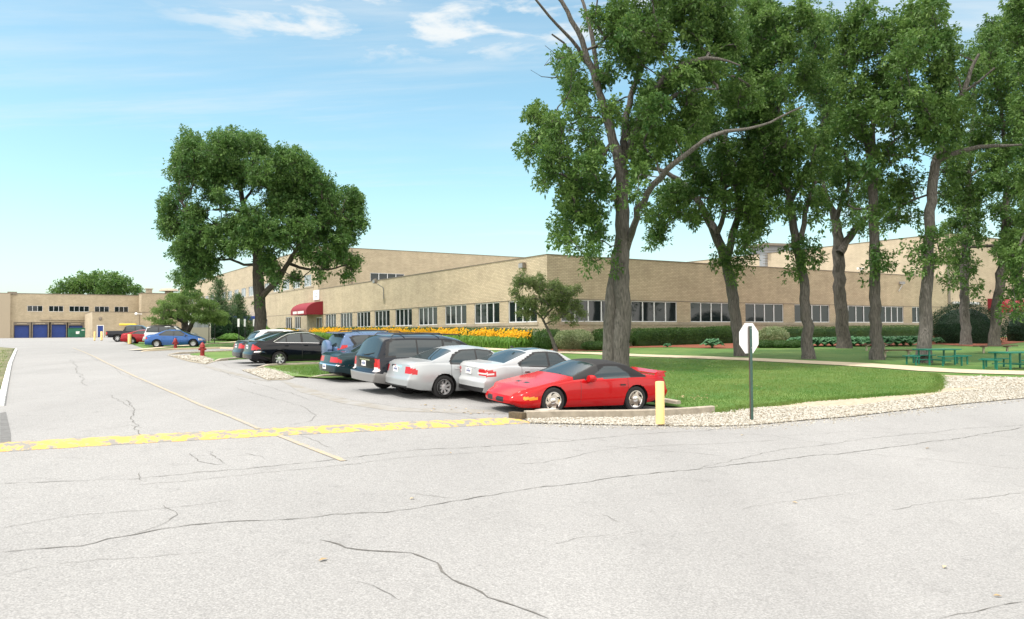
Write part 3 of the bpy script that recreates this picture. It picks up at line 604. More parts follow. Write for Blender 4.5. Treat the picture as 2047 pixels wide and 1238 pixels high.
# entrance: double glass door under the awning
mb = MB(); obox(mb, C0, UA, NA, 47.05, 49.15, 1.98, 4.58, -.16, -.12); f = mb.build('door', M['glass'], B, label='glass entrance door under the red awning')
mb = MB()
for a in (47.02, 48.04, 49.1): obox(mb, C0, UA, NA, a, a+.08, 1.98, 4.58, -.11, -.04)
obox(mb, C0, UA, NA, 47.1, 49.1, 4.5, 4.58, -.11, -.04); obox(mb, C0, UA, NA, 47.1, 49.1, 1.98, 2.2, -.11, -.04); mb.build('door_frame', M['frame'], f)
mb = MB(); obox(mb, C0, UA, NA, 49.4, 50.3, 1.9, 4.2, 0, .04); mb.build('notice_board', M['stone'], B)
def awning(name, p0, u, nrm, a0, a1, z0, z1, dep, m, label, front_text=True, low=.0):
    t = empty(name, (0, 0, 0), 0, label, 'awning'); n = 14; V = []; F = []
    prof = [(dep, z0)]+[(dep*math.cos(i/n*PI/2), z0+low+(z1-z0-low)*math.sin(i/n*PI/2)) for i in range(n+1)]
    mb = MB(); P = lambda a, d, z: (p0[0]+u[0]*a+nrm[0]*d, p0[1]+u[1]*a+nrm[1]*d, z)
    k = len(prof); mb.add([P(a0, d, z) for d, z in prof]+[P(a1, d, z) for d, z in prof], [(i, i+1, i+1+k, i+k) for i in range(k-1)]); mb.build('canopy', m, t, smooth=True)
    for a in (a0, a1):
        q = MB(); q.add([P(a, d, z) for d, z in prof]+[P(a, .0, z0)], [tuple(range(k+1))]); q.build('end_panel', m, t)
    fr = MB()
    for a in (a0+.03, a1-.03): fr.tube([P(a, .02, z0+.02), P(a, dep-.03, z0+.02)], .02, 6)
    fr.tube([P(a0, dep-.03, z0+.02), P(a1, dep-.03, z0+.02)], .02, 6); fr.build('awning_frame', M['frame'], t)
    if front_text:
        tx = MB(); a = a0+1.9; wds = [.32, .36, .34, .3, 0, .34, .3, .36, .3, .34, .36]
        a = a1-.9
        for w_ in wds:      # lettering too small to read in the photograph: white letter blocks
            if w_ == 0: a -= .3; tx.build('lettering', M['white'], t); tx = MB(); continue
            obox(tx, p0, u, nrm, a-w_, a, z0+.14, z0+.46, dep+.004, dep+.012); a -= w_+.06
        tx.build('lettering', M['white'], t)
    return t
awning('entrance_awning', C0, UA, NA, 46.6, 52.6, 4.87, 6.45, 2.05, M['maroon'], 'maroon barrel awning with white lettering over the entrance in the sunlit wall', low=.45)
awning('entrance_awning', E0, UB, UBn, 7.6, 14.6, 4.35, 5.9, 2.2, M['maroon'], 'dark red awning over the beige door behind the far oaks', False, .4)
mb = MB(); obox(mb, E0, UB, UBn, 11.65, 13.55, 1.3, 4.28, -.1, -.05); d = mb.build('door', M['bdoor'], B, label='beige double door under the far red awning')
mb = MB(); obox(mb, E0, UB, UBn, 12.57, 12.62, 1.4, 4.2, -.05, -.03); obox(mb, E0, UB, UBn, 12.2, 12.45, 3.2, 3.5, -.05, -.035); mb.build('handle', M['grey'], d)
p = E0+UB*14.2+UBn*2.1; mb = MB(); mb.tube([(p[0], p[1], 1.3), (p[0], p[1], 4.4)], .06, 8); mb.build('porch_post', M['white'], B)
# white sign board beside the awning
t = MB(); obox(t, C0, UA, NA, 47.75, 49.9, 6.7, 7.9, .03, .10); o = t.build('sign_board', M['white']); tag(o, 'square white sign board on the brick wall above the awning', 'sign')
t = MB()
for a0_, a1_, z0_, z1_ in ((49.3, 49.5, 7.4, 7.55), (48.4, 48.7, 7.42, 7.6), (48.5, 49.2, 7.02, 7.14)): obox(t, C0, UA, NA, a0_, a1_, z0_, z1_, .101, .106)
t.build('marks', M['grey'], o)
# blue flat canopies
for (a0_, a1_, z0_, z1_, dd, lb) in ((75.6, 80.5, 4.75, 5.35, 3.0, 'flat blue canopy projecting left of the big oak trunk'), (82, 87, 5.9, 6.3, 3.2, 'upper navy blue canopy half hidden by the pines')):
    t = MB(); obox(t, C0, UA, NA, a0_, a1_, z0_, z1_, .0, dd); tag(t.build('flat_canopy', M['blueaw'] if dd == 3 else M['trim']), lb, 'canopy')
# floodlights on the walls
def flood(p0, u, nrm, a, z, label, arm=True):
    t = MB(); c = p0+u*a; P = lambda aa, d, zz: (c[0]+u[0]*aa+nrm[0]*d, c[1]+u[1]*aa+nrm[1]*d, zz)
    root = empty('floodlight', P(0, 0, z), 0, label, 'light'); loc = Vector(P(0, 0, z))
    if arm: t.tube([Vector(P(0, .03, z-1.7))-loc, Vector(P(0, .05, z-.6))-loc, Vector(P(0, .9, z-.1))-loc], .04, 6); t.build('bracket', M['grey'], root)
    h = MB(); d = .95 if arm else .18
    h.box(tuple(Vector(P(0, d, z+.05))-loc), (.62, .3, .42), math.atan2(u[1], u[0]), tilt=(-.35, 'X') if arm else None, top=.85); h.build('housing', M['coping'], root, bevel=.02)
    g = MB(); g.box(tuple(Vector(P(0, d+.16, z+.03))-loc), (.5, .03, .32), math.atan2(u[1], u[0])); g.build('lens', M['grey'], root)
flood(C0, UA, NA, 28.5, 7.7, 'floodlight on a bent bracket high on the sunlit wall')
flood(C0, UA, NA, 2.9, 7.35, 'boxy wall light near the corner above the crabapple', False)
t = MB(); c = C0+UB*36.3-UBn*.1; t.box((c[0], c[1], 8.35), (.7, .2, .2), .3); t.tube([(c[0], c[1], 8.0), (c[0], c[1], 8.3)], .04, 6); tag(t.build('security_camera', M['white'], bevel=.02), 'white security camera on the parapet of the shaded front', 'camera')
t = MB(); c = C0+UB*42.6+UBn*.3; t.tube([(c[0]-.6, c[1]-.3, 6.3), (c[0], c[1], 7.1), (c[0], c[1]+.3, 7.1)], .035, 6); t.box((c[0]-.1, c[1], 7.15), (.45, .3, .25), .3); tag(t.build('floodlight', M['grey']), 'small wall flood light on the shaded front between the far oaks', 'light')
# rooftop house and curbs
def at_dir(px_, Y): return at(px_, 600, Y)[:2]
q = at_dir(1541, 105); t = MB(); pz0 = 12.3; root = empty('rooftop_plant_room', (q[0], q[1], 8), 0, 'grey louvred plant room with a flat roof above the trees', 'building')
t.box((0, 0, 3.3), (3.6, 3, 4.6), .3); t.build('wall', M['grey'], root); t = MB(); t.box((0.3, 0, 5.75), (5.4, 4.2, .3), .3); t.build('roof', M['coping'], root)
t = MB(); 
for k in range(9): t.box((-.1, -1.62, 2.2+k*.35), (3.2, .06, .05), .3)
t.build('louvre', M['coping'], root)
q = at_dir(1428, 85); t = MB(); t.box((q[0], q[1], 9.5), (2.6, 2.4, .4), .3, top=.95); t.box((q[0], q[1], 8.4), (1.6, 1.5, 1.9), .3); tag(t.build('roof_vent', M['grey']), 'flat topped grey roof vent left of the second oak', 'vent')
q = at_dir(1545, 78); t = MB(); t.box((q[0], q[1], 8.05), (3.5, 2, .95), .3, top=.9); tag(t.build('skylight', M['frame']), 'low white skylight on the office roof', 'skylight')

# dock building at the end of the road
D0 = at(20, 620, 165)[:2]; D = empty('dock_building', (0, 0, 0), 0, 'two storey tan brick dock building with blue roller doors at the end of the road', 'building')
def da(px_, p=None):     # along the dock front where the column px_ meets it
    p = D0 if p is None else p; r = ray(px_, 640)[0]; return float((r*p[1]-p[0])/(UB[0]-r*UB[1]))
dz = 11.5; hz = []; wn = [(54.4, 85, 3), (97.3, 126.6, 3), (138.3, 178, 4), (189, 218, 3), (228.6, 256.3, 3)]
for a, b, n in wn: hz.append((da(a), da(b), 7.85, 9.05))
bayx = [(27, 62), (63.5, 98.5), (101.5, 134), (136, 169)]
LB = [(da(a), da(b)) for a, b in bayx]
wall('wall', D0-UB*2.2, UB, UBn, 2.2, 1., dz, [], M['brick'], D, uoff=.5)
wall('wall', D0, UB, UBn, da(279), 1., dz, hz+[(LB[0][0], LB[3][1], 2.3, 5.6)], M['brick'], D, depth=2.4)
for (a, b, n), h in zip(wn, hz): window(D0, UB, UBn, h[0], h[1], 7.85, 9.05, n, D)
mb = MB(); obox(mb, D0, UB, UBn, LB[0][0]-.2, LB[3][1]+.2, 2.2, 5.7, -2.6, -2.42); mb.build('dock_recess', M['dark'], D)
for (a, b), (x0, x1), zt in zip(LB, ((29.3, 58), (66.4, 95), (103.6, 131.8), (138, 165)), (4.9, 5.05, 5.05, 4.85)):
    a2, b2 = da(x0), da(x1); mb = MB()
    for k in range(8): obox(mb, D0, UB, UBn, a2, b2, 2.3+(zt-2.3)*k/8+.012, 2.3+(zt-2.3)*(k+1)/8-.008, -.62, -.55)
    obox(mb, D0, UB, UBn, a2, b2, 2.3, zt, -.7, -.62); mb.build('roller_door', M['bluep'], D)
    mb = MB(); obox(mb, D0, UB, UBn, a, a2-.05, 2.3, 5.59, -.5, -.02); obox(mb, D0, UB, UBn, b2+.05, b, 2.3, 5.59, -.5, -.02); obox(mb, D0, UB, UBn, a2-.05, b2+.05, zt+.05, 5.59, -.5, -.08); mb.build('dock_seal', M['coping'], D)
    mb = MB(); c = (a2+b2)/2; obox(mb, D0, UB, UBn, c-.9, c+.9, 5.15, 5.35, -.06, .05); mb.build('dock_light', M['stone'], D)
mb = MB(); obox(mb, D0, UB, UBn, da(80), da(169), 6.05, 6.2, 0, .4); obox(mb, D0, UB, UBn, da(99), da(102), 6.1, 6.6, 0, .3); mb.build('conduit', M['stone'], D)
mb = MB(); obox(mb, D0, UB, UBn, -2.3, da(279), dz, dz+.15, -.3, .06); obox(mb, D0, UB, UBn, -.5, 1.2, dz-.2, dz+.4, -.2, .2); mb.build('coping', M['coping'], D)
mb = MB(); obox(mb, D0, UB, UBn, -2.2, .05, 1., dz-.05, 0, 1.1); mb.build('end_pier', M['brickp'], D)
a1 = da(335); tw = da(277)
w1 = wall('wall', D0+UB*tw+UBn*4.2, UB, UBn, a1-tw+2, 1, 11.9, [], M['brick'], D, uoff=.2); wall('wall', D0+UB*tw, UBn, NA, 4.2, 1, 11.9, [], M['brick'], D)
mb = MB(); obox(mb, D0, UB, UBn, tw-.1, a1+2, 11.9, 12.02, -.3, 4.3); mb.build('tower_roof', M['coping'], D)
mb = MB(); obox(mb, D0, UB, UBn, tw+1.2, tw+2.4, 12, 12.9, 1.5, 2.6); obox(mb, D0, UB, UBn, tw+1.0, tw+2.6, 12.9, 13.1, 1.3, 2.8); mb.lathe([(.9, 12.), (.9, 12.5), (2.2, 12.6), (1.7, 13.1), (.3, 13.25), (0, 13.25)], (*(D0+UB*(tw+6)+UBn*2), 0)); mb.build('roof_fan', M['stone'], D)
# annex in front with the blue service door
A0 = D0+UB*da(169)+UBn*18.2; al = da(318, A0)
wall('wall', A0-UBn*18.2, UBn, NA, 18.2, 1, 7.3, [], M['brickp'], D)
dx0, dx1 = da(195, A0), da(206.5, A0)
wall('wall', A0, UB, UBn, al, 1, 7.3, [(dx0, dx1, 2.35, 4.65)], M['brick'], D)
mb = MB(); obox(mb, A0, UB, UBn, dx0+.03, dx1-.03, 2.36, 4.6, -.1, -.05); f = mb.build('door', M['bluep'], D, label='blue service door in the annex'); mb = MB(); obox(mb, A0, UB, UBn, dx0+.12, dx0+.22, 3.3, 3.4, -.05, -.0); mb.build('handle', M['grey'], f)
mb = MB(); obox(mb, A0, UB, UBn, dx0-.12, dx0+.03, 2.3, 4.75, -.08, .03); obox(mb, A0, UB, UBn, dx1-.03, dx1+.12, 2.3, 4.75, -.08, .03); obox(mb, A0, UB, UBn, dx0+.03, dx1-.03, 4.6, 4.75, -.08, .03); mb.build('door_frame', M['frame'], D)
A1 = A0+UB*al+UBn*2.5
wall('wall', A1-UBn*2.5, UBn, NA, 2.5, 1, 7.45, [], M['brickp'], D); wall('wall', A1, UB, UBn, 16, 1, 7.45, [], M['brick'], D)
mb = MB(); obox(mb, A0, UB, UBn, 0, al, 7.3, 7.4, -18, .06); obox(mb, A1, UB, UBn, 0, 16, 7.45, 7.55, -20, .06); mb.build('annex_roof', M['coping'], D)
mb = MB(); x = da(201, A0); c = A0+UB*x; mb.lathe([(.35, 0), (.35, -.18), (0, -.25)], (c[0], c[1], 6.0), 'Y', 12); mb.build('wall_light', M['coping'], D)
for x_, z_, o_ in ((271, 7.0, A0), (305, 7.9, D0)):
    c = o_+UB*da(x_, o_)+UBn*.8*(1 if o_ is A0 else 6.5); mb = MB(); mb.lathe([(.0, -.2), (.28, -.1), (.28, .1), (0, .2)], (c[0], c[1], z_), 'Y', 12); mb.tube([(c[0], c[1], z_), (c[0]+.9, c[1]+.6, z_-.05)], .06, 6); mb.build('wall_light', M['frame'], D)
mb = MB(); obox(mb, A0, UB, UBn, da(278.5, A0), da(279.3, A0), 3, 7.2, 0, .1); mb.build('conduit', M['coping'], D)
# yellow pipe rail in front of the annex
c0 = A0+UB*da(236, A0)+UBn*2; c1 = A0+UB*da(268, A0)+UBn*2; mb = MB(); mb.tube([(c0[0], c0[1], 4.8), (c1[0], c1[1], 4.8)], .2, 8); mb.tube([(c1[0], c1[1], 2.2), (c1[0], c1[1], 4.95)], .28, 8); tag(mb.build('height_bar', M['yellow']), 'yellow steel height bar above the black pickup', 'barrier')
# green dumpster in front of the right hand dock
q = G(153, 678.5); q = at(153, 668, 158)[:2]; root = empty('dumpster', (q[0], q[1], float(gz(*q))), math.atan2(UB[1], UB[0]), 'green steel dumpster with a white notice in front of the last dock', 'dumpster')
t = MB(); t.box((0, 0, .95), (2.9, 1.7, 1.7), top=1.02); t.build('body', M['dgreen'], root, bevel=.03)
t = MB(); t.box((0, .05, 1.86), (2.9, 1.75, .1), tilt=(-.04, 'X')); t.build('lid', M['dgreen'], root)
t = MB(); t.box((.15, -.895, 1.0), (.65, .02, .5)); t.box((1.05, -.895, 1.5), (.5, .02, .14)); t.build('notice', M['white'], root)
t = MB()
for x_ in (-1.1, -.4, .4, 1.1): t.box((x_, -.9, .6), (.07, .08, 1.))
t.build('rib', M['dgreen'], root)
# glass entrance booth behind the blue car
q = at(395, 660, 84)[:2]; root = empty('entrance_booth', (q[0], q[1], float(gz(*q))), math.atan2(UB[1], UB[0]), 'small glazed entrance booth with a slanted white side and grey base', 'booth')
t = MB(); t.box((0, 0, .75), (2.2, 2.2, 1.5)); t.build('base', mat('booth_grey', (.42, .38, .34), .8), root)
t = MB(); t.add([(-1.1, -1.1, 1.5), (-1.0, -1.1, 1.5), (-.3, -1.1, 2.9), (-1., -1.1, 2.9), (-1.1, 1.1, 1.5), (-1.0, 1.1, 1.5), (-.3, 1.1, 2.9), (-1., 1.1, 2.9)], [(0, 1, 2, 3), (4, 7, 6, 5), (0, 4, 5, 1), (1, 5, 6, 2), (2, 6, 7, 3), (3, 7, 4, 0)])
t.box((0, 0, 3.0), (2.3, 2.3, .2)); t.box((1.05, -1.05, 2.2), (.1, .1, 1.4)); t.box((0.2, -1.06, 2.4), (.07, .07, 1.)); t.box((.35, -1.06, 2.6), (1.4, .06, .06)); t.build('frame', M['white'], root)
t = MB(); t.box((.2, 0, 2.2), (1.6, 1.9, 1.4)); t.build('pane', M['glass2'], root)
# ---------------- plants ----------------
def leafcloud(C, Rr, size, up=.25, per=8, ros=7, flat=1., droop=.25, wide=.52, rnd=.35):
    """leaves set in rosettes on the outside of clumps: C (n,3) centres, Rr radii"""
    n = len(C); k = ros; d = rng.normal(size=(n, k, 3)); d[:, :, 2] += .35; d /= np.linalg.norm(d, axis=2)[:, :, None]; d[:, :, 2] *= flat
    rc = C[:, None]+d*(Rr[:, None]*(.45+.6*rng.random((n, k))))[:, :, None]; cv = np.repeat(rng.random(n), k)*.55+.45*rng.random(n*k)
    rc = rc.reshape(-1, 3); d = d.reshape(-1, 3); m = len(rc)
    l = rng.normal(size=(m, per, 3))*.75+d[:, None]*.55; l[:, :, 2] += up; l /= np.linalg.norm(l, axis=2)[:, :, None]+1e-9
    s = size*(.6+.8*rng.random((m, per)))[:, :, None]; b = rc[:, None]+l*s*.15+rng.normal(size=(m, per, 3))*size*.35
    nr = rng.normal(size=(m, per, 3))*.55; nr[:, :, 2] += 1.; sd_ = np.cross(l, nr); sd_ /= np.linalg.norm(sd_, axis=2)[:, :, None]+1e-9
    tip = b+l*s; tip[:, :, 2] -= droop*s[:, :, 0]; mid = b+l*s*.55
    V = np.stack([b, mid+sd_*s*wide*.5, tip, mid-sd_*s*wide*.5], 2).reshape(-1, 3); q = m*per
    a = np.repeat(np.clip(np.repeat(cv, per)+rng.normal(0, rnd*.3, q), 0, 1)**1.5, 4)
    return V, np.arange(q*4).reshape(-1, 4), a
def tubes(chains, sides=5, bump=0.):
    """chains: list of (points (n,3), radii (n,)) -> V, F"""
    Vs = []; Fs = []; off = 0
    for P, R in chains:
        P = np.asarray(P, float); R = np.asarray(R, float); n = len(P)
        if n < 2: continue
        S = sides if R[0] < .12 else 14
        t = np.gradient(P, axis=0); t /= np.linalg.norm(t, axis=1)[:, None]+1e-9
        ref = np.where(np.abs(t[:, 0:1]) > .8, np.array([[0, 1., 0]]), np.array([[1., 0, 0]])); u = np.cross(t, ref); u /= np.linalg.norm(u, axis=1)[:, None]; v = np.cross(t, u)
        an = np.arange(S)*2*PI/S; rr = R[:, None]*np.ones(S)
        if bump and R[0] > .12: 
            rr = rr*(1+bump*(np.sin(an*3+P[:, 2:3]*.9+P[0, 0])*.6+np.sin(an*5-P[:, 2:3]*.5)*.5+rng.normal(0, .3, (n, S))))
        V = P[:, None]+u[:, None]*(np.cos(an)[None]*rr)[:, :, None]+v[:, None]*(np.sin(an)[None]*rr)[:, :, None]; Vs.append(V.reshape(-1, 3))
        i = np.arange(n-1)[:, None]*S+np.arange(S)[None]; j = np.arange(n-1)[:, None]*S+(np.arange(S)[None]+1) % S
        Fs.append((np.stack([i, j, j+S, i+S], 2).reshape(-1, 4))+off); off += n*S
    return np.concatenate(Vs), np.concatenate(Fs)
def smoothline(P, R, step=.45, wob=.04):
    P = np.array(P, float); R = np.array(R, float); d = np.r_[0, np.cumsum(np.linalg.norm(np.diff(P, axis=0), axis=1))]; n = max(3, int(d[-1]/step)); t = np.linspace(0, d[-1], n)
    Q = np.stack([np.interp(t, d, P[:, k]) for k in range(3)], 1); r = np.interp(t, d, R)
    for _ in range(2): Q[1:-1] = (Q[:-2]+2*Q[1:-1]+Q[2:])/4
    Q[1:-1] += rng.normal(0, wob, (n-2, 3))*np.minimum(1, r[1:-1, None]*6+.3); return Q, r
def tree(name, label, base, Y, skel, blobs, leafmat='leaf', barkm='bark', cat='tree', group=None, lsize=.17, layers=3, depth=None, cl=.55, dens=1., per=12, ros=9, flat=1., up=.25, zoom=1., org=(0, 0), flare=1.35, droop=.25, wide=.52, extra=None, twig=True, rs=1., spread_=.82):
    """base: pixel of the foot; skel/blobs traced on the photograph (zoomed by zoom from org), placed at the tree's own distance"""
    Z = lambda p: (org[0]+p[0]/zoom, org[1]+p[1]/zoom)
    s = FPX/Y; bx = at(base[0], base[1], Y)[0]; bz = float(gz(bx, Y)); O = np.array([bx, Y, bz]); chains = []; nodes_ = []
    for si, (pts, off) in enumerate(skel):
        P = []; R = []
        for k, p in enumerate(pts):
            o = off*k/max(1, len(pts)-1) if not isinstance(off, (list, tuple)) else off[k]
            x, y = Z(p); P.append(at(x, y, Y+o)); R.append(p[2]*rs/zoom/s)
        if si == 0:
            P[0] = np.array([P[0][0], Y, bz-.15]); 
        Q, r = smoothline(P, R)
        if si == 0:
            h = Q[:, 2]-bz; r = r*(1+(flare-1)*np.exp(-np.maximum(h, 0)/.35))
        chains.append((Q, r)); nodes_ += [(q, rr) for q, rr in zip(Q[len(Q)//3 if si == 0 else 0:], r[len(Q)//3 if si == 0 else 0:])]
    cx = np.mean([b[0] for b in blobs]); hw = (max(b[0] for b in blobs)-min(b[0] for b in blobs))/2+1e-6; dep = depth or hw/zoom/s*.8
    C = []
    for b in blobs:
        x, y = Z(b); r = b[2]/zoom/s; q = math.sqrt(max(.12, 1-((b[0]-cx)/hw)**2)); n = max(1, int(round(dens*9.5*(r/cl*.6)**2)))
        lay = 1 if len(b) > 3 else layers
        for k in range(lay):
            o = b[3] if len(b) > 3 else dep*q*((k+.5+rng.uniform(-.4, .4))/lay*2-1)
            c = at(x, y, Y+o); d = rng.normal(size=(n, 3)); d /= np.linalg.norm(d, axis=1)[:, None]; d *= (rng.random((n, 1))**.4)*r*spread_
            if flat < 1: d[:, 2] *= .35
            d += rng.normal(0, .12*r, 3); C.append(c+d)
    C = np.concatenate(C); NP = np.array([q for q, _ in nodes_]); 
    if twig:
        dd = np.array([np.min(np.linalg.norm(NP-c, axis=1)) for c in C]); C = C[np.argsort(dd)]
        pool = [q for q in NP]; cost = list(np.zeros(len(pool))); par = [-1]*len(pool); own = []; A = np.array(pool); cs = np.array(cost); cnt = np.zeros(len(pool))
        cap = len(pool)+len(C)*8; A = np.zeros((cap, 3)); A[:len(pool)] = NP; cs = np.zeros(cap); m = len(pool); par = -np.ones(cap, int); links = []
        for c in C:
            v = c-A[:m]; dist = np.linalg.norm(v, axis=1); w_ = dist+.22*cs[:m]+.5*np.maximum(0, -v[:, 2])
            i = int(np.argmin(w_)); p = A[i]; d = dist[i]
            if d < .15: continue
            k = int(min(7, max(2, d/.5))); t = np.linspace(0, 1, k+1)[1:, None]; md = (p+c)/2+np.array([0, 0, .12*d])+rng.normal(0, .09*d, 3)
            Q = (1-t)**2*p+2*t*(1-t)*md+t*t*c; ids = [i]
            for q in Q:
                if m >= cap: break
                A[m] = q; par[m] = ids[-1]; cs[m] = cs[ids[-1]]+d/k; ids.append(m); m += 1
            links.append(ids)
        load = np.zeros(m)
        for ids in links: load[ids[-1]] += 1
        for i in range(m-1, len(NP)-1, -1):
            if par[i] >= 0: load[par[i]] += load[i]
        rad = np.clip(.011*load**.5, .010, .16)
        for ids in links:
            r = rad[ids].copy(); r[0] = r[1]; chains.append((A[ids], r))
    V, F = tubes(chains, 4, .028)
    root = empty(name, tuple(O), 0, label, cat, group)
    t = mesh_np('trunk', V-O, [F], M[barkm], root, smooth=True)
    Rr = cl*(.65+.6*rng.random(len(C)))
    V, F, a = leafcloud(C, Rr, lsize, up, per, ros, .3 if flat < 1 else 1., droop, wide)
    mesh_np('crown', V-O, [F], M[leafmat], root, attr=a); return root
OAK = 'oak trees on the lawn'
Z7 = dict(zoom=2.2107, org=(1000, 0)); Z8 = dict(zoom=2.2102, org=(1500, 0))
def yof(px_, py_): return float(G(px_, py_)[1])
# the nearest oak, twin stemmed, with dead limbs at the left
tree('oak_tree', 'largest oak with a fused twin trunk and bare dead limbs behind the red convertible', (1240, 735), 36.1,
 [([(527, 1640, 54), (533, 1450, 50), (538, 1300, 46), (538, 1200, 42), (537, 1000, 40), (536, 850, 38), (528, 700, 34), (505, 620, 26), (470, 520, 24), (440, 400, 20), (405, 300, 18), (350, 150, 15), (290, 50, 12), (240, -30, 10)], -1),
  ([(480, 1610, 40), (484, 1400, 36), (500, 1250, 30), (525, 1100, 24), (534, 1000, 14)], 0),
  ([(405, 300, 12), (330, 190, 10), (250, 110, 8), (185, 40, 7), (150, -10, 6)], -1.5), ([(350, 300, 9), (320, 230, 7), (280, 170, 6), (228, 152, 5)], -1),
  ([(545, 720, 24), (548, 600, 22), (560, 480, 19), (590, 390, 15), (640, 200, 10), (660, 60, 8)], 1.5), ([(440, 420, 16), (420, 200, 13), (380, 60, 10), (350, -30, 8)], .5),
  ([(570, 700, 26), (600, 560, 24), (650, 460, 20), (700, 370, 17), (760, 300, 15), (830, 268, 13), (950, 240, 8), (1060, 290, 3)], [0, -.8, -1.6, -2.3, -2.9, -3.2, -3.4, -3.4]),
  ([(640, 500, 15), (700, 450, 14), (790, 415, 12), (880, 390, 7), (960, 395, 3)], [-1.2, -2, -2.6, -3, -3]),
  ([(540, 1150, 20), (572, 1065, 20), (600, 960, 18), (650, 860, 17), (720, 770, 16), (790, 700, 14), (870, 640, 12), (960, 580, 10), (1060, 565, 8), (1160, 570, 6), (1238, 520, 5), (1340, 470, 3)], [0, -.4, -1.5, -2.5, -3.3, -4, -4.3, -4.5, -4.6, -4.8, -5, -5]),
  ([(590, 390, 11), (640, 300, 9), (650, 200, 8), (720, 80, 7), (780, 0, 6)], -1), ([(500, 620, 13), (430, 720, 9), (340, 800, 6)], -2), ([(520, 760, 10), (480, 820, 7), (420, 900, 5)], 1.5),
  ([(510, 560, 8), (400, 500, 6), (300, 560, 4), (200, 560, 3)], -2), ([(290, 340, 4), (210, 350, 2.5), (180, 365, 2), (135, 310, 1.5)], -1), ([(270, 265, 3), (235, 235, 2), (198, 202, 1.5)], -1), ([(235, 240, 2), (215, 270, 1.5), (195, 290, 1)], -1)],
 [(160, 510, 48), (135, 640, 42), (110, 670, 26), (215, 590, 60), (250, 560, 45), (250, 680, 75), (215, 740, 45), (200, 800, 35), (320, 780, 80), (400, 700, 70), (440, 840, 60), (300, 880, 70), (330, 960, 60), (275, 1020, 45), (260, 1070, 26), (330, 1080, 26), (415, 960, 55), (430, 1050, 45), (395, 1120, 28), (400, 1170, 28), (500, 1090, 22, -1), (500, 1200, 24, -.8), (490, 900, 26, -.8),
  (295, 260, 38), (280, 330, 30), (330, 300, 40), (345, 420, 55), (300, 400, 38), (450, 340, 50), (500, 190, 65), (430, 90, 50), (520, 50, 70), (590, 250, 70), (650, 100, 75), (480, 480, 50), (600, 560, 55), (640, 640, 50), (620, 760, 40), (700, 200, 85), (760, 80, 85), (810, 330, 80), (700, 470, 70), (880, 150, 95), (960, 70, 90), (850, 470, 70), (930, 300, 90), (1000, 180, 90), (660, 560, 50), (720, 600, 50), (780, 560, 55), (700, 680, 45), (600, 700, 36), (840, 600, 50), (560, 860, 22), (600, 780, 32), (760, 640, 45), (880, 500, 60), (660, 420, 60), (740, 360, 60), (560, 150, 60), (350, 500, 40), (390, 600, 46), (700, -60, 100), (880, -60, 110), (520, -90, 90), (1080, 420, 70), (600, 860, 30), (640, 940, 30)],
 rs=0.78, cat='tree', group=OAK, flare=1.12, layers=3, lsize=.165, cl=.5, depth=5., dens=1.15, **Z7)
tree('oak_tree', 'leaning oak second from the left with leaves sprouting low on its trunk', (1481.5, 714), 44.1,
 [([(1064, 1578, 30), (1040, 1400, 29), (1020, 1240, 28), (990, 1130, 26), (950, 1020, 24), (905, 940, 20), (850, 850, 16), (780, 780, 13), (700, 745, 11), (620, 740, 8)], 1.5), ([(1000, 1150, 20), (1045, 1000, 18), (1060, 850, 16), (1010, 690, 14), (990, 600, 12), (1040, 420, 9), (1060, 250, 7)], 1), ([(960, 1030, 14), (1000, 960, 12), (990, 880, 10)], -1)],
 [(740, 860, 60), (700, 960, 55), (690, 1040, 38), (670, 1070, 24), (800, 880, 75), (760, 930, 50), (880, 820, 80), (860, 960, 55), (900, 560, 85), (840, 700, 70), (960, 700, 85), (1040, 790, 90), (960, 880, 70), (1100, 900, 85), (1150, 780, 85), (1130, 1000, 60), (1080, 1050, 60), (1000, 1130, 55, -.8), (1040, 1200, 45, -.8), (960, 1180, 30, -.6), (1080, 1150, 45, -.8), (1100, 640, 85), (1180, 660, 80), (1060, 480, 90), (1160, 500, 90), (1000, 400, 80), (1120, 330, 100), (1060, 180, 95), (1180, 180, 95), (1130, 60, 90), (1230, 820, 60)],
 rs=0.86, cat='tree', group=OAK, layers=3, cl=.55, depth=4.5, **Z7)
tree('oak_tree', 'pale barked oak with a leafy tuft halfway up, third from the left', (1617, 719.6), 41.2,
 [([(258, 1590, 33), (250, 1450, 30), (240, 1300, 27), (222, 1180, 26), (200, 1050, 24), (178, 930, 20), (170, 850, 17), (150, 700, 13), (130, 560, 10), (120, 400, 8), (150, 200, 6)], .5), ([(225, 1080, 16), (236, 980, 15), (250, 900, 12), (290, 800, 9)], -1), ([(170, 850, 10), (110, 780, 7), (60, 720, 5)], -1), ([(180, 900, 9), (260, 760, 7), (290, 640, 5)], 1)],
 [(90, 640, 80), (180, 680, 85), (110, 790, 80), (40, 760, 60), (220, 820, 80), (50, 880, 55), (120, 920, 45), (200, 930, 55), (280, 740, 70), (300, 900, 50), (290, 980, 26), (215, 1110, 50, -.7), (260, 1120, 45, -.7), (230, 1190, 40, -.7), (190, 1200, 32, -.7), (290, 1150, 30, -.6), (190, 1090, 28, -.6), (80, 540, 80), (180, 560, 80), (60, 300, 95), (150, 230, 95), (60, 110, 95), (170, 110, 90), (150, 390, 95), (20, 430, 75), (240, 60, 60), (230, 330, 80)],
 rs=0.78, cat='tree', group=OAK, layers=2, cl=.52, depth=4, **Z8)
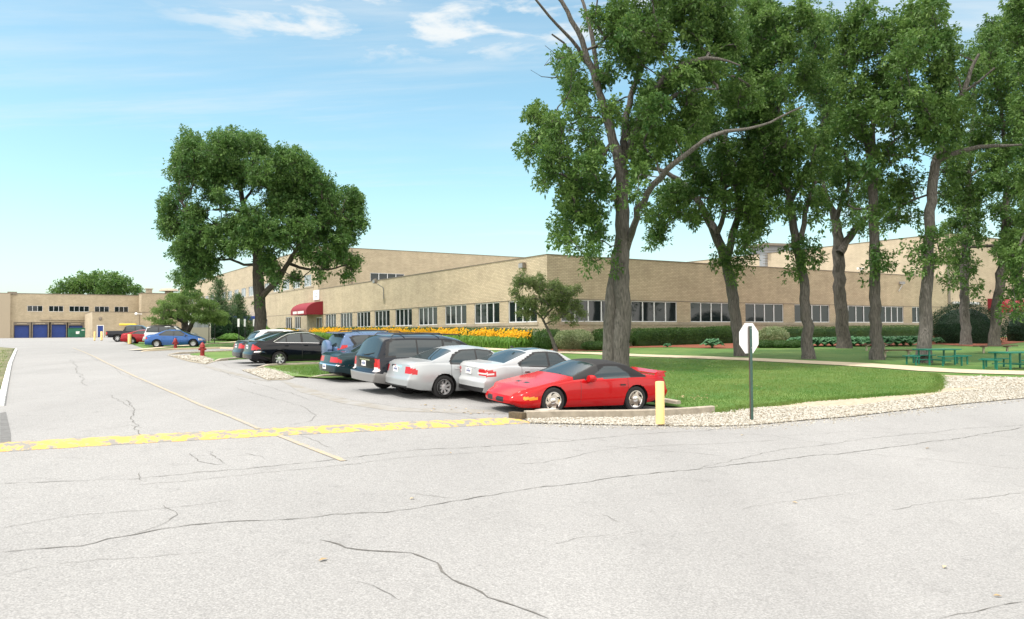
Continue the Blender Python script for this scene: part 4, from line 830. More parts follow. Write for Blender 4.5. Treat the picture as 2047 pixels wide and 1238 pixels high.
tree('oak_tree', 'dark oak whose trunk forks low in front of the bright rear wall', (1677, 698), 52.9,
 [([(415, 1540, 40), (402, 1400, 38), (392, 1240, 36), (390, 1120, 35), (385, 1020, 30), (378, 950, 26), (350, 900, 16), (320, 830, 12), (310, 700, 9)], 1), ([(395, 1120, 26), (425, 1060, 24), (470, 1000, 20), (520, 950, 16), (600, 900, 11)], 1.5), ([(385, 960, 15), (400, 900, 13), (440, 830, 10), (430, 700, 8)], -1), ([(600, 970, 12), (650, 968, 11), (710, 955, 8)], 1)],
 [(350, 690, 80), (390, 760, 75), (320, 850, 65), (420, 900, 55), (470, 780, 70), (300, 620, 75), (330, 480, 90), (270, 370, 90), (310, 220, 90), (300, 100, 85), (400, 560, 90), (440, 960, 40), (490, 1000, 36), (540, 860, 60), (620, 920, 60), (650, 840, 60), (360, 340, 90), (390, 1000, 20)],
 rs=0.72, cat='tree', group=OAK, layers=2, cl=.6, lsize=.19, depth=4, barkm='bark2', **Z8)
tree('oak_tree', 'straight upright oak with a tuft of leaves below the parapet line', (1755, 721), 40.2,
 [([(562, 1590, 36), (556, 1450, 32), (550, 1300, 30), (546, 1150, 28), (542, 950, 26), (540, 800, 24), (535, 690, 24), (515, 610, 20), (490, 540, 16), (470, 470, 12), (440, 350, 9), (430, 200, 6)], .6), ([(540, 700, 15), (545, 600, 14), (540, 500, 12), (560, 350, 9), (600, 180, 6)], 1.5), ([(545, 690, 9), (620, 670, 8), (680, 685, 6), (720, 700, 4)], -1.5), ([(535, 920, 8), (470, 940, 6), (430, 905, 5)], -1)],
 [(560, 800, 50), (600, 710, 65), (520, 740, 40), (560, 950, 42, -.6), (510, 960, 30), (560, 1180, 42, -.7), (600, 1180, 38, -.7), (530, 1200, 34, -.7), (620, 1150, 26, -.5), (560, 1120, 24, -.5), (450, 530, 85), (560, 490, 80), (470, 400, 95), (430, 250, 95), (420, 120, 90), (590, 350, 95), (550, 200, 95), (650, 150, 95), (650, 560, 60), (500, 60, 70), (640, 440, 70), (480, 620, 55), (580, 1010, 30), (690, 640, 34)],
 rs=0.78, cat='tree', group=OAK, layers=2, cl=.52, depth=4, **Z8)
tree('oak_tree', 'right leaning oak standing behind the green picnic table', (1844, 728), 37.7,
 [([(765, 1610, 46), (770, 1480, 42), (780, 1300, 37), (786, 1200, 35), (795, 1000, 33), (803, 850, 32), (815, 720, 30), (850, 630, 24), (880, 540, 20), (930, 420, 18), (970, 330, 13), (1010, 240, 9)], 1), ([(830, 710, 18), (880, 680, 17), (960, 655, 15), (1050, 645, 12), (1130, 650, 9), (1200, 640, 6)], -1.5), ([(850, 640, 16), (855, 540, 13), (830, 420, 10), (800, 280, 7)], 1), ([(940, 410, 13), (1000, 370, 10), (1080, 300, 7)], -1), ([(930, 410, 9), (900, 300, 6), (890, 240, 4)], 0)],
 [(790, 590, 75), (830, 390, 75), (820, 480, 85), (750, 540, 65), (720, 250, 95), (800, 150, 90), (760, 60, 80), (860, 300, 75), (870, 200, 55), (690, 380, 60), (740, 680, 50, 0), (870, 650, 45), (740, 1100, 46, -.6), (790, 1060, 40, -.7), (730, 1180, 38, -.6), (830, 1140, 42, -.7), (790, 1190, 30, -.6), (850, 1080, 30), (820, 30, 60), (900, 620, 40), (640, 280, 60), (700, 130, 60), (740, 440, 55), (700, 830, 60, 3), (755, 770, 45, 3), (690, 900, 60, 3), (740, 960, 50, 3), (640, 1000, 40, 3), (870, 760, 50, 2), (870, 860, 55, 2), (860, 480, 60), (900, 540, 55), (660, 780, 45, 3)],
 rs=0.68, cat='tree', group=OAK, layers=2, cl=.5, depth=4, **Z8)
tree('oak_tree', 'oak in front of the left half of the round yew', (1930, 691), 57.1,
 [([(948, 1528, 34), (948, 1400, 32), (945, 1300, 30), (948, 1150, 28), (955, 1000, 26), (960, 850, 20), (970, 700, 14), (985, 500, 10), (1000, 300, 7)], 1), ([(965, 780, 12), (1030, 740, 11), (1100, 700, 8)], 1)],
 [(910, 800, 75), (940, 700, 70), (950, 890, 80), (980, 980, 70), (900, 1000, 45), (930, 1080, 50), (1010, 1060, 40), (910, 1160, 46), (975, 1190, 42), (900, 1240, 34), (1000, 1280, 30), (1000, 600, 85), (1000, 450, 85), (960, 350, 60), (1030, 840, 60), (1010, 270, 80), (860, 720, 46), (870, 860, 36), (1060, 150, 80)],
 rs=0.62, cat='tree', group=OAK, layers=2, cl=.6, lsize=.19, depth=4.5, **Z8)
tree('oak_tree', 'leaning oak in front of the right half of the round yew', (1988, 694), 54.2,
 [([(1078, 1534, 36), (1082, 1420, 34), (1098, 1300, 32), (1110, 1200, 30), (1120, 1080, 28), (1128, 950, 22), (1130, 800, 16), (1120, 600, 12), (1100, 400, 9)], 0), ([(1120, 1090, 12), (1060, 1085, 11), (1000, 1085, 8), (950, 1100, 6)], -1), ([(1130, 900, 12), (1180, 840, 10), (1220, 760, 8)], 1)],
 [(1100, 300, 95), (1070, 180, 80), (1150, 430, 95), (1080, 560, 80), (1130, 690, 90), (1080, 820, 80), (1180, 850, 80), (1100, 950, 55), (1180, 1020, 70), (1110, 1110, 46), (1180, 1160, 46), (1170, 90, 70), (1190, 200, 70), (1190, 580, 85), (1200, 320, 90), (1190, 1300, 30), (1060, 700, 60), (1230, 480, 90)],
 rs=0.62, cat='tree', group=OAK, layers=2, cl=.6, lsize=.18, depth=4.5, barkm='bark2', **Z8)
tree('oak_tree', 'oak at the right edge hanging a leafy bough over the far red awning', (2120, 735), 38.,
 [([(1370, 1625, 44), (1365, 1300, 38), (1350, 900, 30), (1330, 500, 20), (1300, 200, 10)], .5), ([(1355, 1000, 16), (1290, 940, 13), (1230, 1000, 9), (1190, 1080, 6)], -2), ([(1345, 800, 16), (1280, 700, 12), (1220, 640, 8)], -1), ([(1330, 500, 14), (1270, 350, 10), (1210, 150, 6)], 0)],
 [(1150, 1090, 50), (1200, 1060, 70), (1190, 1150, 70), (1170, 1240, 40), (1210, 1290, 56), (1200, 1380, 38), (1170, 1340, 24), (1240, 950, 70), (1220, 780, 70), (1250, 640, 90), (1210, 480, 70), (1260, 330, 90), (1200, 150, 80), (1230, 30, 90), (1300, 150, 100), (1320, 500, 110), (1320, 800, 110), (1300, 1100, 100), (1190, 20, 60)],
 rs=0.8, cat='tree', group=OAK, layers=2, cl=.5, depth=4, **Z8)
# the big round oak beyond the car park
ZL = dict(zoom=2.752, org=(300, 250))
tree('oak_tree', 'big broad oak standing alone beyond the black sedan', (521, 694), 64.,
 [([(606, 1185, 34), (606, 1100, 32), (606, 1000, 31), (602, 920, 31), (596, 840, 30), (590, 760, 28), (585, 700, 26), (560, 600, 20), (525, 470, 17), (500, 380, 13), (470, 250, 9), (430, 130, 6)], 1), ([(620, 940, 17), (670, 890, 16), (720, 830, 14), (790, 700, 11), (850, 620, 9), (960, 560, 7), (1060, 480, 5)], -3), ([(770, 765, 9), (860, 795, 7), (980, 798, 5), (1080, 770, 4)], -2),
  ([(595, 770, 9), (520, 775, 7), (430, 730, 6), (330, 760, 4)], 2), ([(600, 700, 16), (625, 600, 14), (680, 480, 12), (740, 360, 9), (800, 260, 6)], 3), ([(530, 480, 10), (440, 460, 8), (330, 470, 6), (200, 480, 4)], -3), ([(540, 560, 10), (400, 540, 8), (280, 560, 6), (150, 580, 4)], 3), ([(520, 420, 8), (560, 350, 7), (600, 260, 5)], -2), ([(700, 500, 8), (760, 545, 6), (850, 480, 5), (950, 420, 4)], 2)],
 [(230, 120, 80), (160, 190, 60), (380, 110, 80), (480, 100, 80), (570, 120, 65), (600, 160, 55), (150, 260, 60), (230, 240, 85), (330, 200, 90), (430, 210, 90), (330, 300, 90), (480, 280, 100), (700, 190, 75), (790, 190, 70), (850, 250, 70), (880, 300, 60), (620, 290, 100), (740, 310, 100), (850, 360, 90), (940, 350, 65), (990, 420, 75), (1100, 390, 58), (1130, 430, 50), (110, 440, 60), (180, 360, 50), (90, 500, 42), (100, 570, 55), (160, 560, 70), (260, 490, 80), (390, 420, 55), (230, 630, 85), (340, 620, 80), (170, 700, 60), (210, 740, 70), (300, 740, 80), (160, 850, 32), (240, 830, 60), (210, 890, 32), (330, 830, 30), (480, 560, 70), (560, 540, 90), (630, 600, 95), (560, 640, 70), (720, 460, 95), (840, 470, 95), (960, 500, 85), (1080, 520, 70), (1140, 500, 45), (1160, 570, 32), (720, 610, 90), (830, 600, 85), (930, 620, 75), (1040, 640, 65), (1100, 620, 45), (640, 720, 50), (660, 800, 60), (860, 700, 55), (950, 740, 60), (1050, 720, 50), (1120, 770, 42), (1080, 830, 26), (930, 830, 26), (810, 850, 30), (700, 860, 26), (600, 960, 16, -2), (440, 680, 60), (420, 560, 55), (330, 400, 50)],
 cat='tree', group=None, leafmat='leafL', barkm='bark2', lsize=.20, layers=3, cl=.53, spread_=.86, depth=6.2, dens=1.15, per=9, ros=9, **ZL)
# distant round tree behind the dock building
tree('round_tree', 'round crowned tree showing above the dock building roof', (190, 660), 215, [([(190, 672, 5), (190, 620, 4), (190, 590, 3)], 0)],
 [(125, 582, 14), (140, 570, 15), (160, 562, 15), (180, 560, 16), (200, 558, 15), (220, 560, 15), (240, 566, 15), (255, 574, 14), (268, 583, 12), (110, 586, 8), (180, 575, 20), (215, 575, 20), (150, 580, 18), (240, 582, 18), (280, 588, 7), (200, 600, 25), (160, 600, 20), (235, 600, 20)], leafmat='leaf', lsize=.75, layers=2, cl=1.5, depth=7, per=6, ros=7)
# small leaning crabapple at the corner
tree('crabapple_tree', 'small leaning crabapple at the corner of the building', (1111, 703), 50.,
 [([(460, 995, 19), (445, 930, 15), (425, 860, 12), (395, 800, 11), (350, 750, 9), (330, 700, 8), (270, 620, 6), (230, 560, 4)], .5), ([(345, 740, 8), (400, 660, 7), (470, 600, 5), (560, 540, 3)], -.8), ([(340, 720, 7), (350, 600, 6), (330, 500, 4), (250, 430, 3)], .8), ([(370, 770, 6), (460, 720, 5), (560, 700, 4), (640, 670, 3)], .6)],
 [(150, 440, 55), (240, 430, 60), (330, 460, 65), (440, 470, 60), (550, 510, 60), (630, 500, 40), (180, 590, 55), (280, 590, 65), (400, 590, 80), (520, 590, 70), (620, 620, 50), (670, 690, 34), (230, 690, 38), (170, 680, 30), (440, 720, 36), (560, 720, 36), (520, 660, 46), (120, 520, 36), (180, 360, 24), (330, 400, 36), (600, 770, 20), (350, 680, 40), (470, 530, 55)],
 cat='tree', leafmat='leafC', zoom=4.094, org=(1000, 460), lsize=.085, cl=.28, layers=3, dens=1.5, depth=1.9, per=9, ros=7, flare=1.2)
# spreading honeylocust over the blue car, pines behind it
tree('honeylocust_tree', 'low spreading tree with feathery light green layers behind the blue sedan', (388, 688), 74,
 [([(1590, 900, 34), (1580, 780, 30), (1570, 690, 26), (1560, 600, 18), (1540, 520, 12)], 1), ([(1600, 780, 22), (1640, 690, 16), (1740, 620, 10), (1840, 600, 6)], -1), ([(1565, 700, 15), (1480, 640, 10), (1380, 650, 6)], -1.5), ([(1560, 620, 12), (1440, 560, 8), (1400, 540, 5)], 1)],
 [(1380, 690, 60), (1300, 665, 34), (1440, 640, 70), (1350, 600, 50), (1420, 560, 70), (1500, 500, 80), (1560, 470, 70), (1650, 480, 80), (1720, 520, 80), (1780, 560, 80), (1560, 560, 90), (1650, 590, 90), (1540, 640, 80), (1740, 640, 90), (1840, 620, 80), (1860, 680, 80), (1760, 690, 60), (1900, 640, 60), (1440, 700, 50), (1380, 540, 40), (1620, 680, 50), (1890, 700, 50), (1480, 470, 40)],
 cat='tree', leafmat='leafH', barkm='bark2', zoom=4.2646, org=(0, 480), lsize=.16, cl=.5, layers=3, dens=.62, depth=3.5, flat=.3, per=10, ros=9, up=.05, droop=.35, wide=.4)
def pine(name, label, px_, py_top, py_bot, Y, wpx, m='leafP', tiers=16, lift=0.):
    s = FPX/Y; b = at(px_, py_bot, Y); bz = float(gz(b[0], Y)); top = at(px_, py_top, Y)[2]; O = np.array([b[0], Y, bz]); H_ = top-bz; C = []; ch = [(np.array([[0, 0, -.1], [0, 0, H_*.5], [0, 0, H_]]), np.array([.22, .12, .02]))]
    for i in range(tiers):
        f = i/(tiers-1); z = H_*(.06+.92*f)+lift; r = wpx/s/2*(1-f)**.8+.12; n = int(9-4*f)
        for k in range(n):
            a = 6.28*k/n+i*1.1+rng.normal(0, .2); rr = r*rng.uniform(.7, 1.1); e = np.array([math.cos(a)*rr, math.sin(a)*rr, z+rr*.22]); st = np.array([0, 0, z-.1]); ch.append((np.array([st, (st+e)/2-[0, 0, .05], e]), np.array([.04, .025, .01])))
            for t in np.linspace(.35, 1, max(2, int(rr/.35))): C.append(st+(e-st)*t)
    V, F = tubes(ch, 5); root = empty(name, tuple(O), 0, label, 'tree'); mesh_np('trunk', V, [F], M['bark2'], root, smooth=True)
    C = np.array(C); V, F, a = leafcloud(C, np.full(len(C), .40), .28, .5, 9, 5, .6, 0., .2); mesh_np('crown', V, [F], M[m], root, attr=a)
pine('pine_tree', 'taller pine with a sparse pointed top beyond the feathery tree', 437, 562, 688, 92, 92, tiers=14)
pine('pine_tree', 'shorter pine beside the flat blue canopy', 476, 592, 688, 96, 70, tiers=12)
pine('pine_tree', 'dark bushy pine low behind the two sign posts', 452, 632, 690, 88, 84, 'leafY', 12)

def solid_shrub(name, label, cat, boxes, lm, lsize, n, group=None, stuff=None, dark=None, wide=.55):
    """boxes: (x, y, z0, rx, ry, h, rz, power) blobs covered in leaf-sized faces"""
    V = []; F = []; A = []; off = 0; O = np.array([boxes[0][0], boxes[0][1], float(gz(boxes[0][0], boxes[0][1]))])
    tot = sum((b[3]+b[4])*b[5]+b[3]*b[4] for b in boxes)
    for (x, y, z0, rx, ry, h, rz, pw) in boxes:
        k = int(n*((rx+ry)*h+rx*ry)/tot); d = rng.normal(size=(k, 3)); d[:, 2] = np.abs(d[:, 2])*.9+rng.uniform(-.45, .1, k); d /= np.linalg.norm(d, axis=1)[:, None]
        e = np.sum(np.abs(d)**pw, axis=1)**(-1/pw); p = d*e[:, None]; lum = 1+.05*np.sin((p[:, 0]*rx+x)*3.1+y)*np.cos((p[:, 1]*ry+y)*3.7+x+p[:, 2]*h)+.05*np.sin((p[:, 0]*rx+x)*7.3)*np.sin(p[:, 2]*h*6+y*3)+rng.normal(0, .045, k); p *= (lum-.1*rng.random(k)**3)[:, None]
        lo = p*np.array([rx, ry, h*.5])+[0, 0, h*.5]; c, s = math.cos(rz), math.sin(rz); gr_ = float(gz(x, y))+.07; P = np.stack([lo[:, 0]*c-lo[:, 1]*s+x, lo[:, 0]*s+lo[:, 1]*c+y, np.maximum(lo[:, 2]+z0, gr_)], 1)
        nr = d.copy(); nr[:, 0], nr[:, 1] = d[:, 0]*c-d[:, 1]*s, d[:, 0]*s+d[:, 1]*c
        l = rng.normal(size=(k, 3))+nr*.8+[0, 0, .3]; l /= np.linalg.norm(l, axis=1)[:, None]; q = np.cross(l, nr+rng.normal(0, .5, (k, 3))); q /= np.linalg.norm(q, axis=1)[:, None]+1e-9; s_ = (lsize*(.6+.8*rng.random(k)))[:, None]
        W = np.stack([P, P+l*s_*.5+q*s_*wide*.5, P+l*s_, P+l*s_*.5-q*s_*wide*.5], 1).reshape(-1, 3)-O
        V.append(W); F.append(np.arange(len(W)).reshape(-1, 4)+off); A.append(np.repeat(rng.random(k)**1.6, 4)); off += len(W)
        # inner mass of close set twigs
        U = np.linspace(0, 2*PI, 17)[:-1]; T = np.linspace(-.5*PI, .5*PI, 9); dd = np.array([[math.cos(t)*math.cos(u), math.cos(t)*math.sin(u), math.sin(t)] for t in T for u in U]); e = np.sum(np.abs(dd)**pw+1e-9, axis=1)**(-1/pw)
        lo = dd*e[:, None]*np.array([rx, ry, h*.5])*.86+[0, 0, h*.5]; W = np.stack([lo[:, 0]*c-lo[:, 1]*s+x, lo[:, 0]*s+lo[:, 1]*c+y, np.maximum(lo[:, 2]+z0, gr_-.1)], 1)-O
        V.append(W); F.append(np.array([(i*16+j, i*16+(j+1) % 16, (i+1)*16+(j+1) % 16, (i+1)*16+j) for i in range(8) for j in range(16)])+off); A.append(np.zeros(len(W))); off += len(W)
    o = mesh_np(name, np.concatenate(V), F, M[lm], attr=np.concatenate(A)); o.location = tuple(O); return tag(o, label, cat, group, 'stuff' if stuff else None)
def sb(x, y, rx, ry, h, rz=0., pw=2.6, dz=.05, dome=.22): return (x, y, float(gz(x, y))+dz-h*dome, rx, ry, h*(1+dome), rz, pw)
RB = math.atan2(UB[1], UB[0]); RA = math.atan2(UA[1], UA[0])
def row(fr, u, a0, a1, b, nrm, n, rx, ry, h, rz, pw=5.):
    out = []; rx = rx*1.25; pw = 7
    for i in range(n):
        p = fr+u*(a0+(a1-a0)*(i+.5)/n)+nrm*b; out.append(sb(p[0], p[1], rx, ry, h*(1+rng.normal(0, .015)), rz, pw))
    return out
solid_shrub('hedge', 'long clipped hedge behind the yellow lilies', 'hedge', row(C0, UA, -.2, 45.5, .95, NA, 22, 1.12, .5, 1.3, RA, 6), 'leafX', .08, 42000)
solid_shrub('hedge', 'clipped dark hedge under the shaded windows right of the big trunk', 'hedge', row(C0, UB, 7.2, 18.3, 1.0, UBn, 10, .62, .5, 1.25, RB, 5), 'leafX', .085, 26000)
solid_shrub('hedge', 'short clipped hedge block left of the big trunk', 'hedge', row(C0, UB, 3.6, 6.2, 1.0, UBn, 3, .5, .55, 1.2, RB, 5), 'leafX', .085, 9000)
solid_shrub('hedge', 'far clipped hedge behind the row of hostas', 'hedge', row(C0, UB, 22, 45.5, 1.0, UBn, 14, .9, .5, 1.15, RB, 6), 'leafX', .07, 24000)
def pxs(a, b): q = G(a, b); return float(q[0]), float(q[1])
x, y = pxs(1100, 700); solid_shrub('shrub', 'rounded green shrub around the crabapple stem', 'shrub', [sb(x, y+1.0, .95, .9, 1.3, 0, 2.6)], 'leafX', .07, 7000)
x, y = pxs(1150, 701); solid_shrub('shrub', 'cream variegated shrub at the building corner', 'shrub', [sb(x-.5, y+.6, .8, .8, 1.25, 0, 2.6), sb(x+.35, y+.6, .85, .8, 1.25, .3, 2.6)], 'leafV', .08, 9000)
x, y = pxs(1195, 702); solid_shrub('shrub', 'low juniper mound beside the big trunk', 'shrub', [sb(x-.2, y+.3, .8, .7, .55, 0, 2.4), sb(x+.7, y+.4, .6, .6, .5, 0, 2.4)], 'leafX', .07, 5000)
x, y = pxs(1545, 693); solid_shrub('shrub', 'loose pale variegated shrub right of the stop sign', 'shrub', [sb(x, y, 1.1, .9, 1.35, 0, 2.2), sb(x-.8, y, .6, .6, 1.0, 0, 2.2)], 'leafV', .09, 5500)
for a, b, r, lb in ((1530, 697, .6, 'small round green mound left of the pale shrub'), (1558, 697, .7, 'small round green mound under the pale shrub'), (1585, 697, .6, 'small spreading green mound beside the hostas')):
    x, y = pxs(a, b); solid_shrub('shrub', lb, 'shrub', [sb(x, y, r, r, .5, 0, 2.2)], 'leafX', .07, 1800)
x, y = pxs(1950, 688); solid_shrub('yew_bush', 'huge dome clipped dark yew behind two oak trunks', 'bush', [sb(x-.15, y+1.2, 2.35, 2.3, 2.95, 0, 2.25, .05, .55)], 'leafY', .075, 26000)
x, y = pxs(2075, 684); solid_shrub('yew_bush', 'dark clipped bush at the right frame edge by the red awning', 'bush', [sb(x, y+1, 1.9, 1.6, 2.4, 0, 2.3, .05, .5)], 'leafY', .09, 8000)
x, y = pxs(586, 676); q = AB(57, 1.2); solid_shrub('hedge', 'short hedge under the two narrow windows left of the awning', 'hedge', row(C0, UA, 54, 60.5, 1.3, NA, 4, 1., .6, 1.15, RA, 5), 'leafX', .09, 6000)
# ornamental grass mounds
def grassclump(label, x, y, r, h, n=1600, m='leafD', name='ornamental_grass'):
    a = rng.random(n)*6.283; rr = r*.35*np.sqrt(rng.random(n)); z0 = float(gz(x, y))+.05; b = np.stack([x+np.cos(a)*rr, y+np.sin(a)*rr, np.full(n, z0)], 1); o = (.3+.9*rng.random(n))*r; hh = h*(.65+.45*rng.random(n))*(1.1-.45*(o/r)**2)
    d = np.stack([np.cos(a+rng.normal(0, .4, n)), np.sin(a+rng.normal(0, .4, n)), np.zeros(n)], 1); mid = b+d*(o*.45)[:, None]; mid[:, 2] += hh; tip = b+d*o[:, None]; tip[:, 2] += hh*.62
    sd_ = np.stack([-d[:, 1], d[:, 0], np.zeros(n)], 1)*.012*(1+h); V = np.stack([b-sd_, b+sd_, mid+sd_, mid-sd_, tip], 1).reshape(-1, 3); i = np.arange(n)*5
    o_ = mesh_np(name, V-np.array([x, y, z0]), [np.stack([i, i+1, i+2, i+3], 1), np.stack([i+3, i+2, i+4], 1)], M[m], attr=np.repeat(rng.random(n), 5)); o_.location = (x, y, z0); return tag(o_, label, 'plant')
q = AB(63.5, 3.0); grassclump('broad arching grass clump right of the broad oak trunk', q[0], q[1], 1.9, 1.5, 3500)
q = AB(48, 9.5); grassclump('mound of light green grass behind the sign posts', *pxs(462, 683), 1.2, .75, 1600)
# daylily beds: blades and yellow trumpets
def lilies(label, fr, u, nrm, a0, a1, b0, b1, nb, nf, fb=None, dzz=.06, hh=.75):
    n = nb; a = a0+(a1-a0)*rng.random(n); b_ = b0+(b1-b0)*rng.random(n); P = fr[None]+a[:, None]*u+b_[:, None]*nrm; z = gz(P[:, 0], P[:, 1])+dzz; t = rng.random(n)*6.283; d = np.stack([np.cos(t), np.sin(t), 0*t], 1)
    h = hh*(.6+.5*rng.random(n)); r = .3+.25*rng.random(n); b = np.stack([P[:, 0], P[:, 1], z], 1); mid = b+d*(r*.4)[:, None]; mid[:, 2] += h; tip = b+d*r[:, None]; tip[:, 2] += h*.6; sd_ = np.stack([-d[:, 1], d[:, 0], 0*t], 1)*.02
    V = np.stack([b-sd_, b+sd_, mid+sd_, mid-sd_, tip], 1).reshape(-1, 3); i = np.arange(n)*5; F1 = np.stack([i, i+1, i+2, i+3], 1); F2 = np.stack([i+3, i+2, i+4], 1)
    # flowers in drifts
    a = a0+(a1-a0)*rng.random(nf*2); k = rng.random(nf*2) < .35+.65*(np.sin(a*1.3)+np.sin(a*3.1+1)+np.sin(a*.55) > -.7); a = a[k][:nf]; m = len(a); f0, f1 = fb or (b0+.3, b1-.3); b_ = f0+(f1-f0)*rng.random(m); P = fr[None]+a[:, None]*u+b_[:, None]*nrm
    zc = gz(P[:, 0], P[:, 1])+dzz+rng.normal(.93, .16, m); C = np.stack([P[:, 0], P[:, 1], zc], 1); ax = rng.normal(size=(m, 3))*.6+np.array([nrm[0], nrm[1], .6]); ax /= np.linalg.norm(ax, axis=1)[:, None]
    e1 = np.cross(ax, [0.1, .2, 1.]); e1 /= np.linalg.norm(e1, axis=1)[:, None]; e2 = np.cross(ax, e1); base = len(V); VV = [C-ax*.03]; 
    for q in range(6): t = q*PI/3; dr = e1*math.cos(t)+e2*math.sin(t); VV.append(C+ax*.05+dr*(.10 if q % 2 == 0 else .055))
    W = np.stack(VV, 1).reshape(-1, 3); j = base+np.arange(m)*7; F3 = np.concatenate([np.stack([j, j+1+q, j+1+(q+1) % 6], 1) for q in range(6)])
    st = np.stack([C, C+[.012, 0, 0], np.c_[C[:, :2], zc-.9]], 1).reshape(-1, 3); s0 = base+len(W); F4 = np.arange(s0, s0+len(st)).reshape(-1, 3)
    V = np.concatenate([V, W, st]); mi = [0]*len(F1)+[0]*len(F2)+[1]*len(F3)+[0]*len(F4)
    return tag(mesh_np('daylilies', V, [F1, F2, F3, F4], [M['leafD'], M['petal']], midx=mi, attr=rng.random(len(V))), label, 'flowers', None, 'stuff')
lilies('long bed of yellow daylilies in front of the sunlit wall', C0, UA, NA, -.1, 45, 1.3, 3.2, 22000, 3400, (1.25, 2.3))
lilies('patch of yellow daylilies left of the big oak trunk', C0, UA, NA, 66, 78, 2.5, 4.6, 3000, 420)
lilies('few daylilies near the narrow windows', C0, UA, NA, 50.5, 54.5, 1.2, 3.0, 1200, 70)
# hostas
def hosta_mesh(n, r, h):
    V = []; F = []; A = []
    for i in range(n):
        a = i*2.4+rng.normal(0, .3); f = (i+.5)/n; ln = r*(.55+.5*f)*rng.uniform(.85, 1.15); d = np.array([math.cos(a), math.sin(a), 0]); s = np.array([-d[1], d[0], 0]); b0 = len(V); w_ = r*.26*rng.uniform(.8, 1.2)
        for t, ww in ((0, .05), (.35, .15), (.5, .8), (.7, 1.), (.88, .6), (1, .02)):
            zc = h*(1-f*.55)*math.sin(min(1, t*1.25)*PI*.55)-h*.25*t*t; c = d*ln*t; fold = .25*w_*ww
            V += [c+s*w_*ww+np.array([0, 0, zc+fold]), c+np.array([0, 0, zc]), c-s*w_*ww+np.array([0, 0, zc+fold])]; A += [.2+.6*rng.random()]*3
        for k in range(5): j = b0+k*3; F += [(j, j+1, j+4, j+3), (j+1, j+2, j+5, j+4)]
    return np.array(V), np.array(F), np.array(A)
hm = hosta_mesh(40, .75, .62); h0 = mesh_np('hosta_plant', hm[0], [hm[1]], M['leafS'], attr=hm[2], smooth=True)
hosta_spots = []
for i in range(17):
    px_ = 1592+i*14.3; hosta_spots.append((px_, 695-.006*(px_-1592)-1.2*(i % 2), 1.05+.2*rng.random()))
gh = 'hostas along the shaded front'; hl = {}
for (a, b, s) in ((1424, 697.5, 1.15), (1485, 698, .8), (1334, 696, .5), (1872, 689, .85)): hosta_spots.append((a, b, s))
lbs = ['large leafy hosta in the mulch left of the leaning oak', 'hosta at the foot of the leaning oak', 'smallest hosta in the red mulch near the big trunk', 'light green hosta between the right leaning oak and the yew']
for i, (a, b, s) in enumerate(hosta_spots):
    o = h0 if i == 0 else h0.copy()
    if i: COL.objects.link(o)
    q = G(a, b); o.location = (q[0], q[1], float(gz(*q))+.05); o.rotation_euler.z = i*1.9; o.scale = (s, s, s)
    if i < 17: tag(o, 'broad leaved green hosta in the row beneath the far hedge', 'hosta', gh)
    else: tag(o, lbs[i-17], 'hosta'); 
# ---------------- small things ----------------
def onto(px_, py_): q = G(px_, py_); return (float(q[0]), float(q[1]), float(gz(*q)))
# yellow bollard by the drive
def bollard(px_, py_, r, h, label, group=None):
    p = onto(px_, py_); t = empty('bollard', p, 0, label, 'bollard', group)
    m = MB(); m.lathe([(r, .045), (r*1.0, h-.02), (r*.94, h), (0, h+.012)], (0, 0, 0), n=24); m.build('sleeve', M['bolly'], t, smooth=True)
    m = MB(); m.lathe([(r*.95, -.1), (r*.95, .05)], (0, 0, 0), n=20); m.build('base', M['bpole'], t); return t
bollard(1320, 851.5, .1, 1.0, 'yellow sleeve bollard standing in the pale stones by the red convertible')
bollard(259, 688.5, .16, .95, 'short yellow bollard in front of the red coupe wheel')
bollard(189, 681.5, .10, 1.1, 'thin yellow bollard left of the blue service door')
bollard(203, 681, .13, 1.1, 'yellow bollard in front of the blue service door')
# stop sign seen from behind
p = onto(1502, 842); t = empty('stop_sign', p, math.radians(36), 'back of an octagonal white sign on a green channel post', 'sign')
m = MB(); m.box((0, -.0, 1.12), (.02, .05, 2.28), mi=0); m.box((-.028, -.022, 1.12), (.036, .008, 2.28)); m.box((.028, -.022, 1.12), (.036, .008, 2.28)); m.box((-.046, -.01, 1.12), (.008, .03, 2.28), mi=1); m.box((.046, -.01, 1.12), (.008, .03, 2.28), mi=1); m.build('post', [M['gpole'], M['bpole']], t)
m = MB(); R8 = .39; m.prism([(R8*math.cos(PI/8+k*PI/4), R8*math.sin(PI/8+k*PI/4)) for k in range(8)], .028, .032, lambda a, b, c: (a, c, b+1.97)); m.build('sign_plate', mat('bare_sign_back', (.90, .90, .90), .4), t)
m = MB(); m.box((0, -.035, 2.2), (.02, .02, .02)); m.box((0, -.035, 1.74), (.02, .02, .02)); m.build('bolt', M['grey'], t)
# timber block at the kerb end
q = (G(1017, 837)+G(1052, 839))/2; q = q+np.array([.0, .12]); m = MB(); a = math.atan2(*(G(1052, 839)-G(1017, 834))[::-1]); m.box((0, 0, .06), (.42, .17, .17)); o = m.build('timber_block', M['wood'], bevel=.012); o.location = (q[0], q[1], float(gz(*q))); o.rotation_euler.z = a; tag(o, 'weathered timber block at the end of the kerb wall', 'timber')
